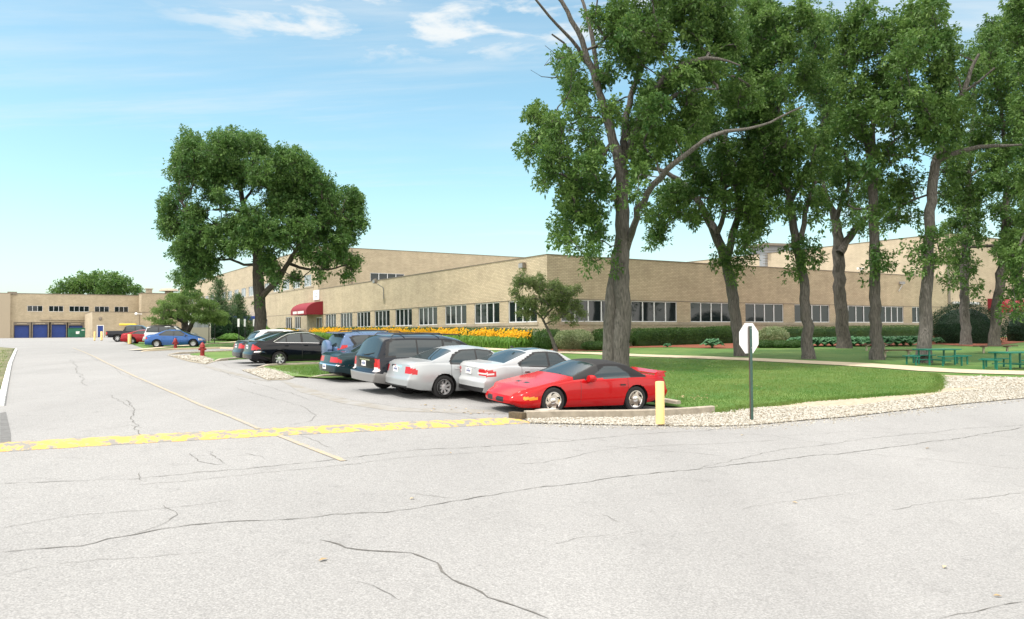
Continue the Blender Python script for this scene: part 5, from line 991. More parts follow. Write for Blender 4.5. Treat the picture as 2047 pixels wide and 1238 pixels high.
# hydrants
def hydrant(px_, py_, label):
    t = empty('fire_hydrant', onto(px_, py_), .6, label, 'fire hydrant', None)
    m = MB(); m.lathe([(.19, 0), (.19, .06), (.12, .07), (.12, .5), (.17, .52), (.17, .56), (.14, .58), (.13, .68), (.08, .76), (.03, .79), (.03, .84), (0, .84)], (0, 0, 0), n=16); m.build('barrel', M['redp'], t, smooth=True)
    for s in (-1, 1): m = MB(); m.lathe([(.055, .1*s), (.055, .17*s), (.07, .17*s), (.07, .21*s), (0, .22*s)], (0, 0, .42), 'X', 10); m.build('outlet', M['redp'], t)
    m = MB(); m.lathe([(.075, -.1), (.075, -.18), (.09, -.18), (.09, -.22), (0, -.23)], (0, 0, .38), 'Y', 12); m.build('pumper_outlet', M['redp'], t)
hydrant(404.5, 713, 'red fire hydrant by the grass beside the dusty stones'); hydrant(350.5, 697.5, 'farther red fire hydrant in front of the blue sedan')
# parking sign posts seen edge on
for (a, b, lb, rz) in ((417.5, 687, 'left post of the distant pair in front of the dark pines', -.7), (429.5, 687, 'right, slightly leaning post of the distant pair before the dark pines', -.7), (477.5, 695, 'nearest sign post just left of the dark sedan', -.75), (490, 692, 'sign post behind the dark sedan tail', -.8), (508, 689, 'sign post beside the left edge of the broad oak trunk', -.8)):
    t = empty('sign_post', onto(a, b), rz, lb, 'sign post'); m = MB(); H_ = 2.15 if a < 440 else 1.95
    m.box((0, 0, H_/2), (.05, .05, H_), tilt=(.06 if a == 429.5 else 0, 'Y')); m.build('post', M['blackm'], t)
    m = MB(); m.box(((.12 if a == 429.5 else 0)-.0, -.035, H_-.02), (.32, .01, .62)); m.build('sign_plate', M['white'], t)
# picnic tables
def slab(m, c, d, rz, mi=0): m.box(c, d, rz, mi)
def picnic(px_, py_, rz, label):
    p = onto(px_, py_); t = empty('picnic_table', p, rz, label, 'picnic table')
    m = MB(); m.box((0, 0, .74), (1.72, 1.05, .045)); m.box((0, 0, .715), (1.6, .95, .02)); m.build('tabletop', M['greenp'], t, bevel=.012)
    for sx in (-1, 1):
        for sy in (-1, 1): m = MB(); m.box((sx*.62, sy*.38, .36), (.06, .06, .72)); m.build('leg', M['greenp'], t)
    for (cx_, cy_, w_, d_) in ((0, -1.05, 1.25, .28), (0, 1.05, 1.25, .28), (-1.25, 0, .28, .95), (1.25, 0, .28, .95)):
        m = MB(); m.box((cx_, cy_, .44), (w_, d_, .045)); s_ = m.build('seat', M['greenp'], t, bevel=.012)
        for k in (-1, 1):
            m = MB(); lx, ly = (cx_+k*w_*.36, cy_) if w_ > d_ else (cx_, cy_+k*d_*.36); m.box((lx, ly, .21), (.055, .055, .42)); m.build('leg', M['greenp'], s_)
    m = MB(); m.box((0, 0, .28), (2.3, .04, .04)); m.box((0, 0, .24), (.04, 1.9, .04)); m.build('brace', M['greenp'], t); return t
picnic(1873, 731, .12, 'green steel picnic table with four benches in front of the right leaning oak')
picnic(2030, 740, .22, 'green steel picnic table cut by the right edge of the picture')
def bench(px_, py_, rz, ln, label, z=.42, w_=.75):
    p = onto(px_, py_); t = empty('picnic_bench', p, rz, label, 'bench')
    m = MB()
    for k in range(4 if w_ > .5 else 2): m.box((0, -w_/2+w_*(k+.5)/(4 if w_ > .5 else 2), z), (ln, w_/(4 if w_ > .5 else 2)-.02, .045))
    m.build('seat', M['plank'], t)
    for s in (-1, 1):
        m = MB(); m.box((s*ln*.3, 0, z/2), (.09, .09, z)); m.box((s*ln*.3, 0, z-.05), (.14, w_*.9, .05)); m.build('leg', M['conc'], t)
    return t
bench(1750, 703, -.1, 1.75, 'wooden plank bench on pale posts left of the upright oak', .44); bench(1793, 716, -.25, 1.9, 'wooden plank bench between the upright oak and the green table', .42); bench(1990, 708, -.12, 2.1, 'wooden plank bench behind the cut off green table', .46)

# ---------------- cars ----------------
def paint(name, c, rough=.28, metal=.25): return mat(name, c, rough, metal, coat=.3, spec=.2)
def sstep(x): x = np.clip(x, 0, 1); return x*x*(3-2*x)
def polyin(x, z, poly):
    return inpoly(np.stack([x, z], 1), poly)
def car(name, label, spec, res=1.):
    """body lofted through cross sections; d runs from nose (0) to tail (L)"""
    S = spec; L_, W_, fo, wb, rw = S['L'], S['W'], S['fo'], S['wb'], S['rw']; X0 = fo+wb/2
    st = .026*res; n = int(L_/st); d = np.linspace(0, L_, n+1); fine = np.linspace(-.3, L_+.3, 600)
    def prof(pts, sg=.05):
        p = np.array(pts); y = np.interp(fine, p[:, 0], p[:, 1]); h = fine[1]-fine[0]; k = int(max(1, 3*sg/h)); g = np.exp(-.5*(np.arange(-k, k+1)*h/sg)**2); g /= g.sum(); return np.interp(d, fine, np.convolve(np.pad(y, k, 'edge'), g, 'valid'))
    zt = prof(S['top'], S.get('sm', .05)); zb = prof(S['bot'], .05); belt = np.minimum(prof(S['belt'], .06), zt-.06)
    hw = W_/2*(1-S.get('tf', .17)*np.clip(1-d/.75, 0, 1)**2.2-S.get('tr', .10)*np.clip(1-(L_-d)/.7, 0, 1)**2.2)
    nL, nU, nT = 16, 12, 12; k_ = S.get('tumble', .36); cf = S.get('cf', .86)
    u = np.linspace(0, 1, nL)[None]; z = zb[:, None]+(belt-zb)[:, None]*u; zf = (z-.2)/.75
    yl = hw[:, None]*(1-.10*np.clip(1-u*3.2, 0, 1)**1.6-.05*np.clip((u-.5)/.5, 0, 1)**2)
    rl = [(yl, z)]; yb = yl[:, -1]; h = zt-belt; ins = np.minimum(.03, h*.25)
    v = np.linspace(0, 1, nU+1)[None, 1:]; yc = yb-ins-k_*h*cf
    yu = (yb-ins)[:, None]+(yc-yb+ins)[:, None]*v+.02*np.sin(v*PI)*np.minimum(1, h/.4)[:, None]; zu = belt[:, None]+(cf*h)[:, None]*v
    t = np.linspace(0, 1, nT+1)[None, 1:]**1.5; yt = yc[:, None]*(1-t); ztt = (belt+cf*h)[:, None]+((1-cf)*h)[:, None]*(1-(1-t)**2.6)
    Y = np.concatenate([yl, yu, yt], 1); Zz = np.concatenate([z, zu, ztt], 1); m = Y.shape[1]; seg = np.r_[np.zeros(nL-1), np.ones(nU), np.full(nT, 2)]
    DD = np.repeat(d[:, None], m, 1)
    # caps
    caps = []; sc_ = np.linspace(0, 1, 17)[1:-1]
    grids = [(DD, Y, Zz, seg)]
    for end in (0, -1):
        yy = np.concatenate([Y[end][None]*(1-q) for q in np.r_[0, sc_, 1]], 0); zz_ = np.repeat(Zz[end][None], len(sc_)+2, 0); dd = np.full_like(yy, d[end]); grids.append((dd, yy, zz_, np.full(m-1, 3 if end == 0 else 4)))
    fr = S.get('frear', [(.0, 0), (.3, .03), (.55, .05), (.62, .0), (1.1, -.10)]); ff = S.get('ffront', [(.2, -.03), (.45, 0), (.6, -.04), (.8, -.12)])
    def warp(dd, yy, zz_):
        gr = sstep((dd-(L_-.5))/.5); gf = sstep((.5-dd)/.5); q = np.interp(zz_, *np.array(fr).T); r = np.interp(zz_, *np.array(ff).T)
        yn = np.abs(yy)/(W_/2); return dd+gr*(q-S.get('bowr', .10)*yn**2.4)-gf*(r-S.get('bowf', .24)*yn**2.2)
    Vs = []; Fs = []; cls = []; off = 0; ra = rw+S.get('gap', .055); wc = [(fo, rw), (fo+wb, rw)]
    for gi, (dd, yy, zz_, sg) in enumerate(grids):
        a, b = dd.shape; dw = warp(dd, yy, zz_); yy = yy.copy(); zz_ = zz_.copy()
        for sgn in (1, -1):
            x = dw.copy(); z_ = zz_.copy()
            i = np.arange(a-1)[:, None]*b+np.arange(b-1)[None]; q = np.stack([i, i+1, i+b+1, i+b], 2).reshape(-1, 4); s_ = np.repeat(sg[None], a-1, 0).ravel()
            keep = np.ones(len(q), bool)
            if gi == 0:
                fx = x.ravel()[q].mean(1); fz = z_.ravel()[q].mean(1)
                low = np.abs(yy.ravel()) > .45*W_/2
                for cx_, cz_ in wc:
                    rr = np.hypot(fx-cx_, fz-cz_); keep &= ~((rr < ra) & (s_ == 0))
                used = np.zeros(a*b, bool); used[q[keep].ravel()] = True
                for cx_, cz_ in wc:
                    px_ = x.ravel(); pz_ = z_.ravel(); rr = np.hypot(px_-cx_, pz_-cz_); kk = used & (rr < ra+.02) & (np.arange(a*b) % b < nL)
                    bd = np.zeros(a*b, bool); bd[q[~keep].ravel()] = True; kk &= bd
                    sc2 = np.where(kk, ra/np.maximum(rr, 1e-3), 1); px_ = cx_+(px_-cx_)*sc2; pz_ = cz_+(pz_-cz_)*sc2; x = px_.reshape(a, b); z_ = pz_.reshape(a, b)
            P = np.stack([X0-x, sgn*yy, z_], 2).reshape(-1, 3)
            q = q[keep]; s_ = s_[keep]
            if (sgn == 1) == (gi != 1): q = q[:, ::-1]
            Vs.append(P); Fs.append(q+off); cls.append(s_); off += len(P)
    V = np.concatenate(Vs); F = np.concatenate(Fs); cls = np.concatenate(cls)
    key = np.round(V/2e-4).astype(np.int64); _, idx, inv = np.unique(key, axis=0, return_index=True, return_inverse=True); inv = inv.ravel(); V = V[idx]; F = inv[F]
    good = np.array([len(set(f)) >= 3 for f in F.tolist()]); F = F[good]; cls = cls[good]
    fn = np.cross(V[F[:, 2]]-V[F[:, 0]], V[F[:, 3]]-V[F[:, 1]]); VN = np.zeros_like(V)
    for k in range(4): np.add.at(VN, F[:, k], fn)
    VN /= np.linalg.norm(VN, axis=1)[:, None]+1e-12
    c = V[F].mean(1); cd = X0-c[:, 0]; cy = np.abs(c[:, 1]); cz = c[:, 2]; ctop = np.interp(cd, d, zt); cyc = np.interp(cd, d, yc)
    part = np.full(len(F), 'body', dtype=object)
    def put(mask, nm): part[mask] = nm
    for nm, fnc in S.get('zones_first', []): put(fnc(cls, cd, cy, cz, c[:, 1]), nm)
    if 'door' in S:
        for i, (a, b) in enumerate(S['door']):
            for sgn, tg in ((1, 'doorL%d' % i), (-1, 'doorR%d' % i)): put((cls == 0) & (cd > a) & (cd < b) & (cz > zb.min()+.10) & (c[:, 1]*sgn > 0), tg)
    if 'ws' in S: a, b = S['ws']; put((cls == 2) & (cd > a) & (cd < b) & (cy < cyc-.045), 'windshield')
    if 'bl' in S: a, b = S['bl']; put((cls == 2) & (cd > a) & (cd < b) & (cy < cyc-.05), 'rear_window')
    if 'blcap' in S: z0, z1, yf = S['blcap']; put((cls == 4) & (cz > z0) & (cz < z1) & (cy < yf), 'rear_window')
    for poly in S.get('trim', []): put((cls == 1) & polyin(cd, cz, poly), 'window_trim')
    for wi, poly in enumerate(S.get('win', [])):
        for sg_, tg in ((1, 'L'), (-1, 'R')): put((cls == 1) & polyin(cd, cz, poly) & (c[:, 1]*sg_ > 0), 'side_window_%d%s' % (wi, tg))
    for nm, fnc in S.get('zones', []): put(fnc(cls, cd, cy, cz, c[:, 1]), nm)
    root = empty(name, (0, 0, 0), 0, label, S.get('cat', 'car'), None); pm = S['paint']
    mm = dict(body=pm, windshield=M['cglass'], rear_window=M['cglass'], side_window=M['cglass'], window_trim=M['trim'], taillight=M['redlamp'], reverse_light=M['whitelamp'], marker_light=M['amber'], headlight=M['whitelamp'], bumper=S.get('bump_m', pm), grille=M['trim'], soft_top=M['soft'], cladding=S.get('bump_m', pm), sunroof=M['cglass'], roof_skin=M['trim'], chrome_trim=M['chrome'], rear_valance=M['trim'], bed=M['dark'])
    made = {}
    for nm in sorted(set(part)):
        f = F[part == nm]; us, iv = np.unique(f, return_inverse=True); iv = iv.reshape(f.shape); base = 'door' if nm.startswith('door') else 'side_window' if nm.startswith('side_window') else nm
        tri = np.array([len(set(q)) == 3 for q in f.tolist()]); Fq = iv[~tri]; Ft = np.array([list(dict.fromkeys(q)) for q in iv[tri].tolist()]) if tri.any() else np.zeros((0, 3), int)
        # split left and right lamps into their own parts
        groups = [None]
        if base in ('taillight', 'headlight', 'marker_light', 'reverse_light', 'window_trim', 'hood_scoop', 'grille') or nm == 'side_window': groups = [1, -1]
        for gq in groups:
            sel = lambda q: q if gq is None else q[(V[us][q].mean(1)[:, 1]*gq) > 0]
            a_, b_ = sel(Fq), sel(Ft) if len(Ft) else Ft
            if len(a_)+len(b_) == 0: continue
            allf = np.unique(np.concatenate([a_.ravel(), b_.ravel()]).astype(int)); remap = np.zeros(len(us), int); remap[allf] = np.arange(len(allf))
            o = mesh_np(base, V[us][allf], [remap[a_]] + ([remap[b_]] if len(b_) else []), mm.get(base, pm), root, smooth=True, nrm=VN[us][allf]); made[nm] = o
    # surface point on the side, for seams and handles
    def side(dx, zq, sgn, out_=.0):
        i = int(np.clip(round(dx/L_*n), 0, n)); row_y = Y[i, :nL+nU]; row_z = Zz[i, :nL+nU]; return Vector((X0-dx, sgn*(np.interp(zq, row_z, row_y)+out_), zq))
    for nm, o in made.items():
        if not nm.startswith('door'): continue
        sgn = 1 if nm[4] == 'L' else -1; i = int(nm[5]); a, b = S['door'][i]; sm = MB()
        for dx in (a, b):
            z0, z1 = zb.min()+.13, float(np.interp(dx, d, belt)); k = 10; Z_ = np.linspace(z0, z1, k); l = [side(dx-.005, q, sgn, .002) for q in Z_]; r = [side(dx+.005, q, sgn, .002) for q in Z_]
            sm.add(l+r, [(j, j+1, k+j+1, k+j) for j in range(k-1)])
        sm.build('seam', M['trim'], o)
        hx = b-.17; hz_ = S.get('hz', .80); hh = MB(); p = side(hx, hz_, sgn, .018); hh.box(p, (.17, .03, .03)); hh.build('handle', S.get('handle', pm), o, bevel=.006)
    ch = MB(); ch.box((0, 0, zb.min()+.16), (L_-.5, W_-.62, .26)); ch.box((0, 0, .42), (wb-2*ra-.04, W_-.26, .3)); ch.box((0, 0, zb.min()+.05), (wb-2*ra, W_-.22, .06))
    ch.box((X0-.42, 0, zb[int(n*.09)]+.08), (.5, W_-.55, .12)); ch.box((X0-L_+.42, 0, zb[int(n*.92)]+.08), (.5, W_-.5, .14)); ch.build('underbody', M['dark'], root)
    for cx_ in (wb/2, -wb/2):
        for sgn in (1, -1):
            ln = MB(); k = 16; vs = []
            for q in range(k+1):
                a = PI*(-.12+1.24*q/k); 
                for yy_ in (W_/2-.035, W_/2-.34): vs.append((cx_+ra*1.0*math.cos(a), sgn*yy_, rw+ra*1.0*math.sin(a)))
            ln.add(vs, [(2*q, 2*q+1, 2*q+3, 2*q+2) for q in range(k)]); ln.add([vs[2*q+1] for q in range(k+1)], [tuple(range(k+1))]); ln.build('wheel_arch', M['dark'], root)
            wheel(root, cx_, sgn*(W_/2-.125), rw, S.get('rimr', .62), sgn, S.get('spokes', 7), S.get('swirl', 0), S.get('rim', M['rim']), S.get('spw', 1.))
    for sgn in (1, -1):
        if S.get('mirror'):
            dx, zq = S['mirror']; mr = MB(); p = side(dx, zq-.05, sgn, .10); mr.box(p+Vector((0, 0, .05)), (.13, .22, .13), top=.75); mr.box(p+Vector((-.01, -sgn*.1, 0)), (.07, .12, .05)); mo = mr.build('mirror', S.get('mirror_m', pm), root, smooth=True, bevel=.035)
    if S.get('plate'):
        dd_, zq = S['plate']; q = MB(); x_ = X0-L_-float(np.interp(zq, *np.array(fr).T))-.012; q.box((x_, 0, zq), (.012, .31, .155)); po = q.build('licence_plate', M['white'], root)
        q = MB()
        for k in range(6): q.box((x_-.008, -.1+.04*k, zq+.0), (.003, .024, .06))
        q.box((x_-.008, 0, zq+.055), (.003, .14, .015)); q.build('lettering', mat('plate_blue', (.04, .06, .2), .5) if 'plate_blue' not in bpy.data.materials else bpy.data.materials['plate_blue'], po)
    return root, X0, side
def wheel(root, x, y, r, rimf, sgn, ns, swirl, rm, spw=1.):
    w_ = .2; R = r*rimf; t = MB()
    t.lathe([(R, -w_/2+.015), (R+.02, -w_/2), (r-.03, -w_/2), (r, -w_/2+.03), (r, w_/2-.03), (r-.03, w_/2), (R+.02, w_/2), (R, w_/2-.015)], (x, y, r), 'Y', 36)
    o = t.build('wheel', M['rubber'], root, smooth=True)
    b = MB(); b.lathe([(R, 0), (0, 0)], (x, y+sgn*.015, r), 'Y', 24); b.lathe([(R, .01), (R, -.2)], (x, y+sgn*.05, r), 'Y', 24); b.build('brake', M['dark'], o)
    m = MB(); f = w_/2-.006
    m.lathe([(R+.004, sgn*(f-.03)), (R+.004, sgn*f), (R-.022, sgn*f), (R-.03, sgn*(f-.035)), (R-.03, sgn*.02)], (x, y, r), 'Y', 36)
    m.lathe([(.075, sgn*(f-.06)), (.075, sgn*(f-.015)), (.05, sgn*(f-.008)), (0, sgn*(f-.006))], (x, y, r), 'Y', 16)
    for k in range(ns):
        a = 2*PI*k/ns+.3; a2 = a+swirl; wi, wo = .040*spw, .052*spw; P = lambda rr, aa, off_, yy_: (x+rr*math.cos(aa)-off_*math.sin(aa), y+sgn*yy_, r+rr*math.sin(aa)+off_*math.cos(aa))
        vs = []
        for rr, aa, hw_, yy_ in ((.05, a, wi, f-.02), ((R+.05)/2, (a+a2)/2, (wi+wo)/2, f-.022), (R-.015, a2, wo, f-.012)): vs += [P(rr, aa, hw_, yy_), P(rr, aa, -hw_, yy_), P(rr, aa, -hw_, yy_-.04), P(rr, aa, hw_, yy_-.04)]
        m.add(vs, [(i+j, i+(j+1) % 4, i+4+(j+1) % 4, i+4+j) for i in (0, 4) for j in range(4)])
    m.build('rim', rm, o, smooth=True); return o
def place(root, ref_local, ref_px, heading, off=(0, 0)):
    """put the local ground point ref_local over the traced contact point; heading = direction of the nose"""
    p = np.array(G(*ref_px))+np.array(off); c, s = math.cos(heading), math.sin(heading); x = p[0]-(ref_local[0]*c-ref_local[1]*s); y = p[1]-(ref_local[0]*s+ref_local[1]*c)
    f = lambda dx, dy: float(gz(x+dx*c-dy*s, y+dx*s+dy*c)); z = (f(1.3, .7)+f(1.3, -.7)+f(-1.3, .7)+f(-1.3, -.7))/4
    e = Vector((2.6, 0, f(1.3, 0)-f(-1.3, 0))); g = Vector((0, 1.5, f(0, .75)-f(0, -.75))); up = e.cross(g).normalized(); ex = e.normalized(); ey = up.cross(ex)
    Rm = Matrix.Rotation(heading, 3, 'Z') @ Matrix((ex, ey, up)).transposed(); root.matrix_world = Matrix.Translation((x, y, z)) @ Rm.to_4x4(); return root
HB = math.atan2(UB[1], UB[0])      # nose in towards the building
def sedan(**k):
    S = dict(L=4.75, W=1.80, fo=.93, wb=2.70, rw=.325, top=[(0, .55), (.04, .66), (.25, .76), (1.15, .93), (1.30, .97), (2.02, 1.40), (2.5, 1.455), (3.0, 1.43), (3.25, 1.38), (4.0, 1.05), (4.55, 1.03), (4.70, .98), (4.75, .93)],
             bot=[(0, .26), (.3, .22), (1.2, .20), (3.6, .20), (4.4, .26), (4.75, .34)], belt=[(0, .6), (.8, .80), (1.3, .88), (3.4, .95), (4.0, .98), (4.75, .93)], ws=(1.33, 2.0), bl=(3.28, 3.98), tumble=.42,
             trim=[[(1.6, .91), (2.08, 1.36), (3.02, 1.37), (3.34, 1.22), (3.46, 1.04), (3.42, .93)]], win=[[(1.72, .95), (2.12, 1.32), (2.52, 1.335), (2.52, .96)], [(2.58, .96), (2.58, 1.335), (3.0, 1.33), (3.27, 1.19), (3.39, 1.03), (3.36, .97)]],
             door=[(1.42, 2.55), (2.57, 3.42)], mirror=(1.66, .98), plate=(0, .80), hz=.84)
    S.update(k); return S
def tl(z0, z1, y0, wrap=.22, L_=4.75, k=.55):
    def f(c, d, y, z, ys):
        h = z1-z0; a = np.clip((.86-y)/(.86-y0), 0, 1); b = np.clip((L_-d)/wrap, 0, 1); zc = (z0+z1)/2
        return ((c == 4) & (y > y0) & (z > z0) & (z < z1)) | ((c == 0) & (d > L_-wrap) & (z > z0+h*.06*b) & (z < z1-h*k*b**1.5))
    return ('taillight', f)
def hl(z0, z1, y0, wrap=.35): return ('headlight', lambda c, d, y, z, ys: (((c == 3) & (y > y0)) | ((c < 2) & (d < wrap) & (y > y0))) & (z > z0) & (z < z1))
# 1 silver sedan
S = sedan(paint=paint('silver_paint', (.38, .40, .41), .3, .4), handle=M['chrome'], zones=[tl(.69, .89, .54, .30, 4.75, .35), hl(.55, .72, .45), ('rear_valance', lambda c, d, y, z, ys: (c == 4) & (z < .36)), ('chrome_trim', lambda c, d, y, z, ys: (c == 4) & (np.abs(z-.885) < .018) & (y < .33))], spokes=8, spw=.62, rimr=.66)
r, X0, side = car('sedan', 'silver sedan with round cornered red tail lamps between the dark minivan and the white sedan', S); place(r, (-S['wb']/2, -(S['W']/2-.12)), (884.6, 796.5), HB)
m = MB(); m.box((-2.22, 0, .58), (.1, 1.62, .03)); m.build('bumper_strip', M['trim'], r)
# 2 white sedan with dark roof glass
S = sedan(paint=paint('white_silver_paint', (.43, .445, .455), .25, .2), L=4.6, fo=.8, wb=2.75, W=1.79, top=[(0, .55), (.04, .68), (.25, .78), (1.15, .95), (1.3, .99), (2.0, 1.40), (2.5, 1.46), (2.9, 1.44), (3.2, 1.37), (3.95, 1.08), (4.45, 1.06), (4.54, 1.02), (4.6, .93)], bl=(3.12, 3.95), handle=M['chrome'],
  trim=[[(1.6, .92), (2.1, 1.37), (2.9, 1.38), (3.52, 1.08), (3.47, .96)]], win=[[(1.7, .95), (2.15, 1.33), (2.42, 1.34), (2.42, .97)], [(2.5, .97), (2.5, 1.34), (2.88, 1.33), (3.4, 1.10), (3.42, .99)]], belt=[(0, .6), (.8, .80), (1.3, .89), (3.4, .98), (4.0, 1.0), (4.6, .93)],
  zones=[tl(.72, .92, .50, .36, 4.6, .25), ('reverse_light', lambda c, d, y, z, ys: (((c == 4) & (y > .46)) | ((c == 0) & (d > 4.3))) & (np.abs(z-.80) < .028)), hl(.55, .75, .45), ('sunroof', lambda c, d, y, z, ys: (c == 2) & (d > 2.1) & (d < 3.05) & (y < .42)), ('rear_valance', lambda c, d, y, z, ys: (c == 4) & (z < .42)), ('chrome_trim', lambda c, d, y, z, ys: (c == 4) & (np.abs(z-.925) < .016) & (y < .36))], plate=(0, .83), frear=[(0, -.02), (.3, .04), (.58, .07), (.66, .0), (1.02, .0), (1.06, .05), (1.1, .0)])
r, X0, side = car('sedan', 'white sedan with striped tail lamps half hidden by the red convertible', S); place(r, (-S['wb']/2, -(S['W']/2-.12)), (1030, 804), HB)
m = MB(); m.box((-1.05, 0, 1.48), (.12, .05, .05), top=.4); m.build('roof_antenna', M['trim'], r)
# 3 dark minivan
S = dict(L=4.95, W=1.94, fo=.98, wb=2.98, rw=.335, cat='minivan', paint=paint('dark_slate_paint', (.004, .007, .013), .1, 0), bump_m=paint('pewter_cladding', (.27, .265, .26), .35, .4), top=[(0, .6), (.05, .72), (.3, .85), (1.0, 1.05), (1.2, 1.12), (2.1, 1.62), (2.6, 1.71), (3.8, 1.72), (4.5, 1.69), (4.68, 1.63), (4.9, 1.1), (4.95, 1.0)], sm=.06,
  bot=[(0, .28), (.4, .24), (4.3, .24), (4.95, .36)], belt=[(0, .62), (.9, .9), (1.4, 1.0), (4.95, 1.02)], tumble=.30, ws=(1.25, 2.05), bl=(4.60, 4.90), tr=.05, bowr=.07, frear=[(0, .02), (.35, .1), (.62, .12), (.68, .0), (1.7, -.02)],
  trim=[[(1.7, 1.0), (2.25, 1.56), (4.45, 1.58), (4.6, 1.5), (4.66, 1.06)]], win=[[(1.85, 1.06), (2.3, 1.5), (2.72, 1.54), (2.72, 1.06)], [(2.8, 1.06), (2.8, 1.55), (3.6, 1.56), (3.6, 1.06)], [(3.64, 1.06), (3.64, 1.56), (4.38, 1.55), (4.5, 1.46), (4.56, 1.1)]],
  door=[(1.55, 2.76), (2.78, 3.75)], mirror=(1.85, 1.08), plate=(0, .86), hz=.92, handle=M['trim'], rimr=.6,
  zones=[('bumper', lambda c, d, y, z, ys: ((z < .62) & ((d > 4.2) | (d < .7)))), ('cladding', lambda c, d, y, z, ys: (c == 0) & (z < .46)), ('taillight', lambda c, d, y, z, ys: (((c == 4) & (y > .70)) | ((c < 1) & (d > 4.84))) & (z > .76) & (z < 1.02)), ('reverse_light', lambda c, d, y, z, ys: (((c == 4) & (y > .70)) | ((c < 1) & (d > 4.84))) & (z > .66) & (z < .76)), ('chrome_trim', lambda c, d, y, z, ys: (c == 4) & (np.abs(z-.97) < .02) & (y < .4)), hl(.6, .8, .5)])
MV, X0, side = car('minivan', 'dark blue minivan with silver lower cladding and tinted side glass', S); place(MV, (-S['wb']/2, -(S['W']/2-.12)), (812, 787), HB)
def rails(root, x0, x1, y, z, mt=None):
    for s in (1, -1):
        m = MB(); m.tube([(x0, s*y, z-.03), (x0-.08, s*y, z+.03), ((x0+x1)/2, s*y, z+.04), (x1+.08, s*y, z+.03), (x1, s*y, z-.03)], .018, 6); m.build('roof_rail', mt or M['trim'], root)
    for f in (.3, .8): m = MB(); m.tube([(x0+(x1-x0)*f, -y, z+.035), (x0+(x1-x0)*f, y, z+.035)], .016, 6); m.build('roof_bar', mt or M['trim'], root)
rails(MV, .4, -1.9, .62, 1.70)
m = MB(); m.tube([(-2.44, .1, 1.10), (-2.42, -.25, 1.14), (-2.38, -.5, 1.18)], .014, 6); m.build('wiper', M['trim'], MV)
# 4 teal sedan
S = sedan(paint=paint('dark_teal_paint', (.010, .032, .040), .2, .15), L=5.0, W=1.88, wb=2.85, fo=1.0, rw=.32, top=[(0, .5), (.05, .6), (.3, .7), (1.35, .90), (1.5, .94), (2.3, 1.35), (2.8, 1.40), (3.3, 1.37), (3.6, 1.28), (4.35, 1.01), (4.85, .98), (4.95, .93), (5.0, .86)], bl=(3.5, 4.3), belt=[(0, .55), (.8, .74), (1.5, .85), (3.6, .92), (5.0, .86)],
  trim=[[(1.8, .86), (2.4, 1.31), (3.3, 1.31), (4.0, 1.0), (3.9, .9)]], win=[[(1.95, .92), (2.45, 1.27), (2.85, 1.28), (2.85, .93)], [(2.93, .93), (2.93, 1.28), (3.25, 1.27), (3.6, 1.12), (3.65, .95)]], door=[(1.65, 2.88), (2.9, 3.75)], mirror=(1.95, .93), plate=(0, .50), hz=.80,
  zones=[tl(.66, .84, .30, .24, 5.0), ('chrome_trim', lambda c, d, y, z, ys: ((c == 4) | ((c == 0) & (d > 4.15))) & (np.abs(z-.575) < .012)), hl(.5, .66, .4)], spokes=7)
r, X0, side = car('sedan', 'dark teal sedan tucked between the minivan and the blue utility vehicle', S); place(r, (-S['wb']/2, -(S['W']/2-.12)), (733, 763.5), HB)
# 5 blue SUV with spare wheel
S = dict(L=4.35, W=1.82, fo=.85, wb=2.56, rw=.35, cat='suv', paint=paint('steel_blue_paint', (.10, .155, .27), .25, .5), top=[(0, .7), (.05, .82), (.3, .95), (.95, 1.08), (1.1, 1.13), (1.8, 1.58), (2.3, 1.66), (3.4, 1.66), (4.05, 1.61), (4.15, 1.56), (4.3, 1.15), (4.35, 1.0)], bot=[(0, .34), (.5, .28), (3.8, .28), (4.35, .42)], belt=[(0, .7), (.9, .95), (1.3, 1.03), (3.5, 1.10), (4.35, 1.12)], tumble=.30, ws=(1.15, 1.78), bl=(4.10, 4.3), tr=.05, bowr=.08, frear=[(0, .02), (.4, .08), (.66, .09), (.72, 0), (1.6, -.03)],
  trim=[[(1.55, 1.03), (1.95, 1.52), (3.5, 1.55), (3.95, 1.48), (3.75, 1.16), (3.5, 1.08)]], win=[[(1.65, 1.08), (2.0, 1.48), (2.35, 1.5), (2.35, 1.1)], [(2.42, 1.1), (2.42, 1.51), (3.1, 1.52), (3.1, 1.12)], [(3.18, 1.13), (3.18, 1.52), (3.5, 1.52), (3.82, 1.44), (3.66, 1.2), (3.5, 1.14)]],
  door=[(1.45, 2.38), (2.4, 3.25)], mirror=(1.6, 1.12), hz=.98, zones=[('taillight', lambda c, d, y, z, ys: (((c == 4) & (y > .62)) | ((c < 2) & (d > 4.02))) & (z > 1.0) & (z < 1.18)), ('taillight', lambda c, d, y, z, ys: (((c == 4) & (y > .68)) | ((c < 2) & (d > 4.2))) & (z > .86) & (z <= 1.0)), hl(.75, .92, .45)])
r, X0, side = car('suv', 'steel blue utility vehicle with a covered spare wheel on its back', S); place(r, (-S['wb']/2, (S['W']/2-.12)), (668, 752.5), HB, (.25, 1.05))
m = MB(); m.lathe([(.0, -.20), (.26, -.20), (.345, -.17), (.36, -.12), (.36, -.0), (.3, .02)], (X0-S['L']-.03, .1, .98), 'X', 32); m.build('spare_wheel_cover', S['paint'], r, smooth=True); rails(r, .3, -1.7, .60, 1.65)
m = MB(); m.box((X0-4.17, 0, 1.60), (.3, 1.25, .035), tilt=(-.08, 'Y')); m.build('spoiler', S['paint'], r, bevel=.01)
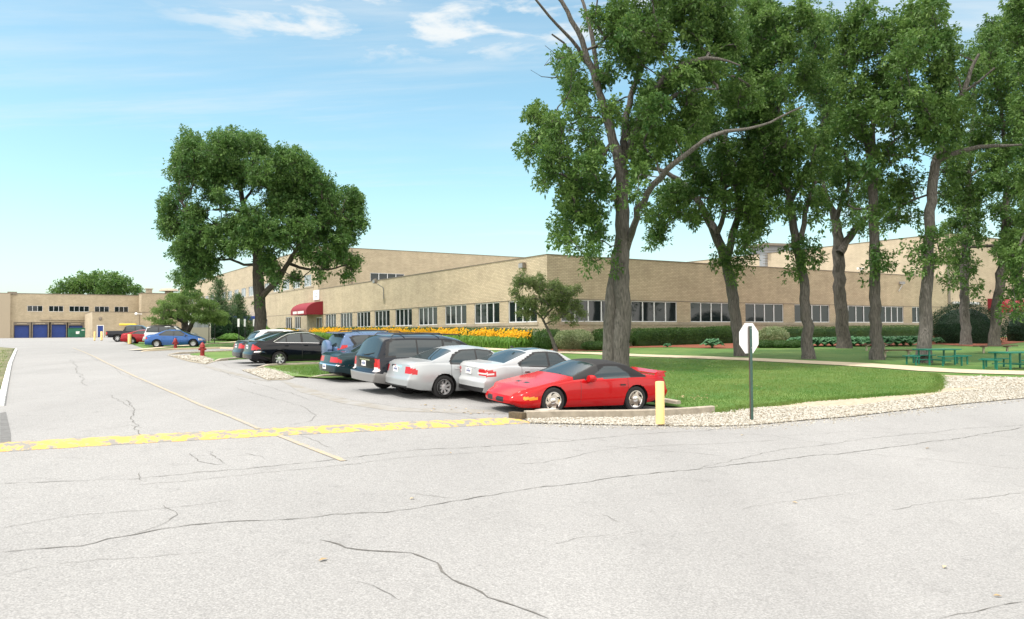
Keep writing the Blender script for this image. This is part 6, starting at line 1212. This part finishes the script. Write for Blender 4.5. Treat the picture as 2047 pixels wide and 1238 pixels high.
# 6 black sedan with chrome window line
S = sedan(paint=paint('black_paint', (.004, .005, .008), .08, 0), L=5.08, W=1.89, wb=2.87, fo=1.0, rw=.33, top=[(0, .6), (.04, .7), (.3, .82), (1.3, 1.02), (1.45, 1.06), (2.25, 1.50), (2.8, 1.56), (3.3, 1.53), (3.6, 1.45), (4.45, 1.13), (4.9, 1.12), (5.02, 1.06), (5.08, .95)], bl=(3.55, 4.42), belt=[(0, .62), (.8, .86), (1.5, .96), (3.6, 1.03), (5.08, .98)],
  zones_first=[], trim=[[(1.75, .95), (2.35, 1.47), (2.9, 1.49), (3.45, 1.44), (4.1, 1.08), (4.0, .99)]], win=[[(1.95, 1.02), (2.4, 1.42), (2.8, 1.44), (2.8, 1.05)], [(2.88, 1.05), (2.88, 1.44), (3.3, 1.42), (3.52, 1.30), (3.52, 1.06)], [(3.58, 1.06), (3.58, 1.28), (3.92, 1.09), (3.9, 1.06)]], door=[(1.6, 2.84), (2.86, 3.72)], mirror=(1.95, 1.04), plate=(0, .86), hz=.90,
  zones=[tl(.74, .98, .58, .40, 5.08, .8), ('chrome_trim', lambda c, d, y, z, ys: (((c == 4) | ((c == 0) & (d > 4.4))) & (np.abs(z-.655) < .013)) | ((c == 1) & (d > 1.7) & (d < 4.1) & (np.abs(z-(1.0+.02*(d-1.7))) < .0))), hl(.62, .8, .4)], rim=mat('bright_alloy', (.72, .73, .75), .3, .5), spokes=7, spw=.8, rimr=.68)
r, X0, side = car('sedan', 'black sedan with a chrome window line at the front of its row', S); place(r, (-S['wb']/2, -(S['W']/2-.12)), (557.5, 732.2), HB)
for sgn in (1, -1):
    m = MB(); P = [side(q, z_, sgn, .004) for q, z_ in ((1.75, .985), (2.5, 1.015), (3.3, 1.035), (4.0, 1.055), (4.12, 1.09), (3.8, 1.27), (3.45, 1.42), (3.0, 1.475), (2.5, 1.47), (2.2, 1.38))]; m.tube(P, .011, 5); m.build('chrome_trim', M['chrome'], r)
# 7 dark sedan behind, 8 white wagon
S = sedan(paint=paint('charcoal_paint', (.022, .028, .035), .2, .3), L=4.75, top=[(0, .6), (.04, .7), (.25, .8), (1.15, .96), (1.3, 1.0), (2.02, 1.42), (2.5, 1.48), (3.0, 1.45), (3.3, 1.37), (4.0, 1.09), (4.55, 1.08), (4.70, 1.03), (4.75, .95)], zones=[tl(.72, .95, .40, .25), hl(.6, .76, .45)], plate=(0, .84))
r, X0, side = car('sedan', 'charcoal sedan showing only its tail beyond the black sedan', S, 1.4); place(r, (-S['wb']/2, -(S['W']/2-.12)), (527, 726.5), HB)
S = dict(L=4.5, W=1.8, fo=.9, wb=2.65, rw=.32, paint=paint('white_car_paint', (.66, .68, .68), .3, .0), top=[(0, .6), (.05, .7), (.3, .84), (1.1, 1.0), (1.25, 1.05), (1.95, 1.48), (2.5, 1.56), (3.5, 1.55), (3.95, 1.46), (4.35, 1.12), (4.5, .95)], bot=[(0, .25), (4.5, .32)], belt=[(0, .6), (1.2, .92), (4.5, 1.0)], ws=(1.28, 1.93), bl=(3.85, 4.38), tumble=.36,
  trim=[[(1.6, .96), (2.1, 1.44), (3.5, 1.47), (4.05, 1.15), (4.0, 1.02)]], win=[[(1.75, 1.0), (2.15, 1.4), (2.5, 1.42), (2.5, 1.02)], [(2.57, 1.02), (2.57, 1.42), (3.3, 1.42), (3.3, 1.04)], [(3.36, 1.04), (3.36, 1.42), (3.5, 1.4), (3.9, 1.14), (3.88, 1.06)]], door=[(1.45, 2.53), (2.55, 3.35)], mirror=(1.7, 1.03), hz=.88, zones=[tl(.75, 1.0, .5, .2, 4.5), hl(.6, .76, .45)])
WB_ = S; r, X0, side = car('wagon', 'white hatchback whose pale roof shows above the charcoal sedan', S, 1.4); place(r, (-S['wb']/2, -(S['W']/2-.12)), (535, 718), HB)
# 9 blue compact sedan
S = sedan(paint=paint('mid_blue_paint', (.035, .105, .30), .2, .35), L=4.5, W=1.75, fo=.88, wb=2.70, rw=.32, top=[(0, .55), (.04, .66), (.25, .76), (.85, .94), (.98, .99), (1.85, 1.38), (2.35, 1.44), (2.85, 1.42), (3.15, 1.34), (3.85, 1.06), (4.3, 1.03), (4.44, .98), (4.5, .88)], ws=(1.0, 1.84), bl=(3.1, 3.82), belt=[(0, .6), (.8, .82), (1.3, .89), (3.4, .96), (4.5, .9)],
  trim=[[(1.2, .88), (1.9, 1.33), (2.9, 1.35), (3.45, 1.05), (3.4, .96)]], win=[[(1.45, .95), (1.97, 1.29), (2.3, 1.31), (2.3, .97)], [(2.37, .97), (2.37, 1.31), (2.82, 1.31), (3.25, 1.07), (3.22, .99)]], door=[(1.3, 2.32), (2.34, 3.2)], mirror=(1.5, .97), hz=.82, zones=[tl(.70, .9, .45, .22, 4.5), hl(.55, .72, .35, .5)], rim=mat('hubcap', (.62, .63, .65), .4, .2), spokes=9, spw=.9)
r, X0, side = car('sedan', 'mid blue compact sedan with silver wheels in the far row', S, 1.3); place(r, (-S['wb']/2, -(S['W']/2-.12)), (313.5, 695.5), math.radians(14))
# 10 white and silver SUV with dark glass
S = dict(WB_); S.update(paint=paint('pale_silver_paint', (.55, .57, .58), .3, .2), L=4.7, cat='suv', top=[(0, .75), (.05, .85), (.3, 1.0), (1.1, 1.12), (1.25, 1.2), (1.95, 1.68), (2.5, 1.76), (3.8, 1.75), (4.35, 1.68), (4.62, 1.2), (4.7, 1.0)], bot=[(0, .3), (4.7, .4)], belt=[(0, .7), (1.2, 1.05), (4.7, 1.1)], ws=(1.28, 1.93), bl=(4.3, 4.62), tumble=.3,
  trim=[[(1.6, 1.08), (2.1, 1.62), (3.9, 1.66), (4.3, 1.5), (4.4, 1.14)]], win=[[(1.75, 1.12), (2.15, 1.58), (2.5, 1.6), (2.5, 1.14)], [(2.57, 1.14), (2.57, 1.6), (3.3, 1.61), (3.3, 1.16)], [(3.4, 1.16), (3.4, 1.61), (3.85, 1.6), (4.22, 1.42), (4.28, 1.18)]], zones=[('roof_skin', lambda c, d, y, z, ys: (c == 2) & (d > 2.1) & (d < 4.25)), ('taillight', lambda c, d, y, z, ys: (((c == 4) & (y > .6)) | ((c == 0) & (d > 4.5))) & (z > .78) & (z < 1.04))], rw=.34)
r, X0, side = car('suv', 'pale silver utility wagon with a dark roof behind the blue sedan', S, 1.5); place(r, (-S['wb']/2, -(S['W']/2-.12)), (312, 690.3), math.radians(14)); rails(r, .3, -1.8, .6, 1.74)
# 11 red coupe
S = sedan(paint=paint('dark_red_paint', (.30, .012, .02), .2, .2), L=4.6, W=1.8, fo=.9, wb=2.65, rw=.33, top=[(0, .5), (.04, .62), (.3, .74), (1.2, .93), (1.4, .98), (2.2, 1.33), (2.6, 1.38), (3.0, 1.35), (3.9, 1.08), (4.3, 1.05), (4.5, 1.02), (4.6, .92)], ws=(1.42, 2.15), bl=(3.05, 3.9), belt=[(0, .55), (1.3, .88), (3.4, .97), (4.6, .9)], trim=[[(1.7, .9), (2.2, 1.28), (3.0, 1.28), (3.6, 1.03), (3.5, .97)]], win=[[(1.9, .96), (2.3, 1.24), (2.8, 1.26), (3.0, 1.2), (3.3, 1.03), (3.2, .99)]], door=[(1.5, 2.9)], mirror=(1.85, .96), zones=[tl(.74, .9, .45, .22, 4.6), hl(.55, .72, .35, .5)])
r, X0, side = car('coupe', 'dark red coupe with a sloping rear window in the far row', S, 1.5); place(r, (-S['wb']/2, -(S['W']/2-.12)), (264, 688.3), math.radians(14))
# 12 black pickup
S = dict(L=5.5, W=1.95, fo=.95, wb=3.4, rw=.40, cat='pickup', paint=paint('black_truck_paint', (.010, .012, .018), .15, .1), bump_m=M['chrome'], top=[(0, .9), (.05, 1.0), (.3, 1.1), (1.2, 1.2), (1.35, 1.27), (1.95, 1.75), (2.4, 1.82), (3.3, 1.82), (3.6, 1.76), (3.78, 1.24), (3.85, 1.21), (5.5, 1.2)], bot=[(0, .45), (5.5, .5)], belt=[(0, .9), (1.3, 1.15), (5.5, 1.16)], ws=(1.38, 1.93), bl=(3.6, 3.76), sm=.04, tr=.03, tf=.1, bowr=.02, frear=[(0, .1), (.6, .12), (.64, 0), (1.2, 0)],
  trim=[[(1.75, 1.15), (2.05, 1.7), (3.5, 1.72), (3.6, 1.18)]], win=[[(1.85, 1.2), (2.1, 1.66), (2.55, 1.68), (2.55, 1.2)], [(2.65, 1.2), (2.65, 1.68), (3.45, 1.68), (3.52, 1.22)]], tumble=.28, door=[(1.6, 2.6), (2.62, 3.6)], mirror=(1.75, 1.25), hz=1.05, zones=[('bed', lambda c, d, y, z, ys: (c == 2) & (d > 3.92) & (d < 5.42)), ('bumper', lambda c, d, y, z, ys: (z < .66) & (d > 5.3)), ('taillight', lambda c, d, y, z, ys: (((c == 4) & (y > .8)) | ((c == 0) & (d > 5.38))) & (z > .8) & (z < 1.08))])
r, X0, side = car('pickup_truck', 'black crew cab pickup parked nearest the dock annex', S, 1.5); place(r, (-S['wb']/2, -(S['W']/2-.12)), (235, 683.8), math.radians(14))
# 13 the red convertible, backed in
S = dict(zones_first=[('window_trim', lambda c, d, y, z, ys: (c == 2) & (d > 1.72) & (d < 2.54))], L=4.85, W=1.88, fo=1.16, wb=2.55, rw=.335, cat='convertible', paint=paint('bright_red_paint', (.40, .005, .007), .16, .0), top=[(0, .42), (.03, .50), (.12, .56), (.5, .67), (1.3, .83), (1.6, .90), (1.72, .93), (2.45, 1.245), (2.62, 1.295), (2.9, 1.315), (3.3, 1.295), (3.58, 1.23), (3.95, .99), (4.02, .965), (4.6, .95), (4.78, .94), (4.85, .86)], sm=.04,
  bot=[(0, .27), (.15, .18), (.6, .17), (1.6, .17), (3.4, .18), (4.2, .24), (4.85, .38)], belt=[(0, .42), (.4, .55), (1.0, .72), (1.7, .82), (2.8, .87), (3.6, .90), (4.2, .91), (4.85, .84)], tumble=.46, cf=.84, ws=(1.76, 2.48), tf=.30, tr=.12, bowf=.22, gap=.045,
  ffront=[(.1, -.12), (.25, 0), (.34, .02), (.45, -.02), (.56, -.1)], trim=[[(2.02, .80), (2.55, 1.2), (2.72, 1.22), (2.3, .92), (2.28, .84)]], win=[[(2.30, .87), (2.34, .93), (2.72, 1.17), (3.18, 1.19), (3.52, .98), (3.55, .90)]], door=[(1.95, 3.42)], mirror=None, hz=.72,
  zones=[('soft_top', lambda c, d, y, z, ys: (c >= 1) & (c < 3) & (d > 2.50) & (d < 4.02) & (z > .90)), ('window_trim', lambda c, d, y, z, ys: (c >= 1) & (c < 3) & (d > 1.74) & (d <= 2.54) & (z > np.interp(d, [1.74, 2.5], [.84, .9])) & ~((c == 2) & (d < 2.48))), ('side_window', lambda c, d, y, z, ys: (c == 1) & polyin(d, z, [(2.30, .875), (2.36, .95), (2.74, 1.165), (3.16, 1.185), (3.50, .98), (3.53, .905)])),
   ('marker_light', lambda c, d, y, z, ys: (c == 0) & (d > .34) & (d < .68) & (z > .372) & (z < .445)), ('grille', lambda c, d, y, z, ys: (c == 3) & (z > .28) & (z < .40) & (y > .10) & (y < .40)), ('taillight', lambda c, d, y, z, ys: (c == 4) & (z > .66) & (z < .82) & (y > .2)), ('hood_scoop', lambda c, d, y, z, ys: (c == 2) & (d > .72) & (d < .84) & (y > .14) & (y < .34))], spokes=5, swirl=.75, spw=1.7, rim=M['chrome'], rimr=.67, handle=M['trim'])
RC, X0, side = car('convertible', 'bright red convertible with a black canvas top and turbine wheels', S, .85)
for o in RC.children:
    if o.name.startswith('hood_scoop'): o.data.materials[0] = M['trim']
pF = G(1101.7, 827.5); pR = G(1280.3, 823); hd = math.atan2(-math.cos(math.radians(60.5)), -math.sin(math.radians(60.5)))
place(RC, (S['wb']/2, (S['W']/2-.12)), (1101.7, 828), hd)
for s in (1, -1):     # mirrors on the doors
    p = side(2.2, .84, s, .11); m = MB(); m.lathe([(0, -.13), (.05, -.125), (.085, -.08), (.095, .0), (.085, .09), (.0, .1)], p+Vector((0, 0, .05)), 'X', 14); m.box(p+Vector((0, -s*.07, .0)), (.12, .14, .06)); m.build('mirror', S['paint'], RC, smooth=True)
m = MB(); P = []
xs_ = X0-4.60
m.add([(xs_+.1, -.70, .99), (xs_+.1, .70, .99), (xs_-.24, .74, 1.045), (xs_-.24, -.74, 1.045), (xs_+.1, -.70, .965), (xs_+.1, .70, .965), (xs_-.24, .74, 1.02), (xs_-.24, -.74, 1.02)], [(0, 1, 2, 3), (4, 7, 6, 5), (0, 4, 5, 1), (1, 5, 6, 2), (2, 6, 7, 3), (3, 7, 4, 0)])
for s in (1, -1): m.box((xs_-.05, s*.70, .96), (.34, .10, .12), top=.7)
m.build('spoiler', S['paint'], RC, smooth=True, bevel=.008)
for dx, y_ in ((1.78, .25), (1.8, -.35)): m = MB(); m.tube([(X0-dx+.03, y_, .945), (X0-dx-.05, y_-.3, .965)], .009, 5); m.build('wiper', M['trim'], RC)
m = MB()
for k in range(4): p = Vector((X0-(.98+.045*k), .30+.01*k, .775+.008*k))
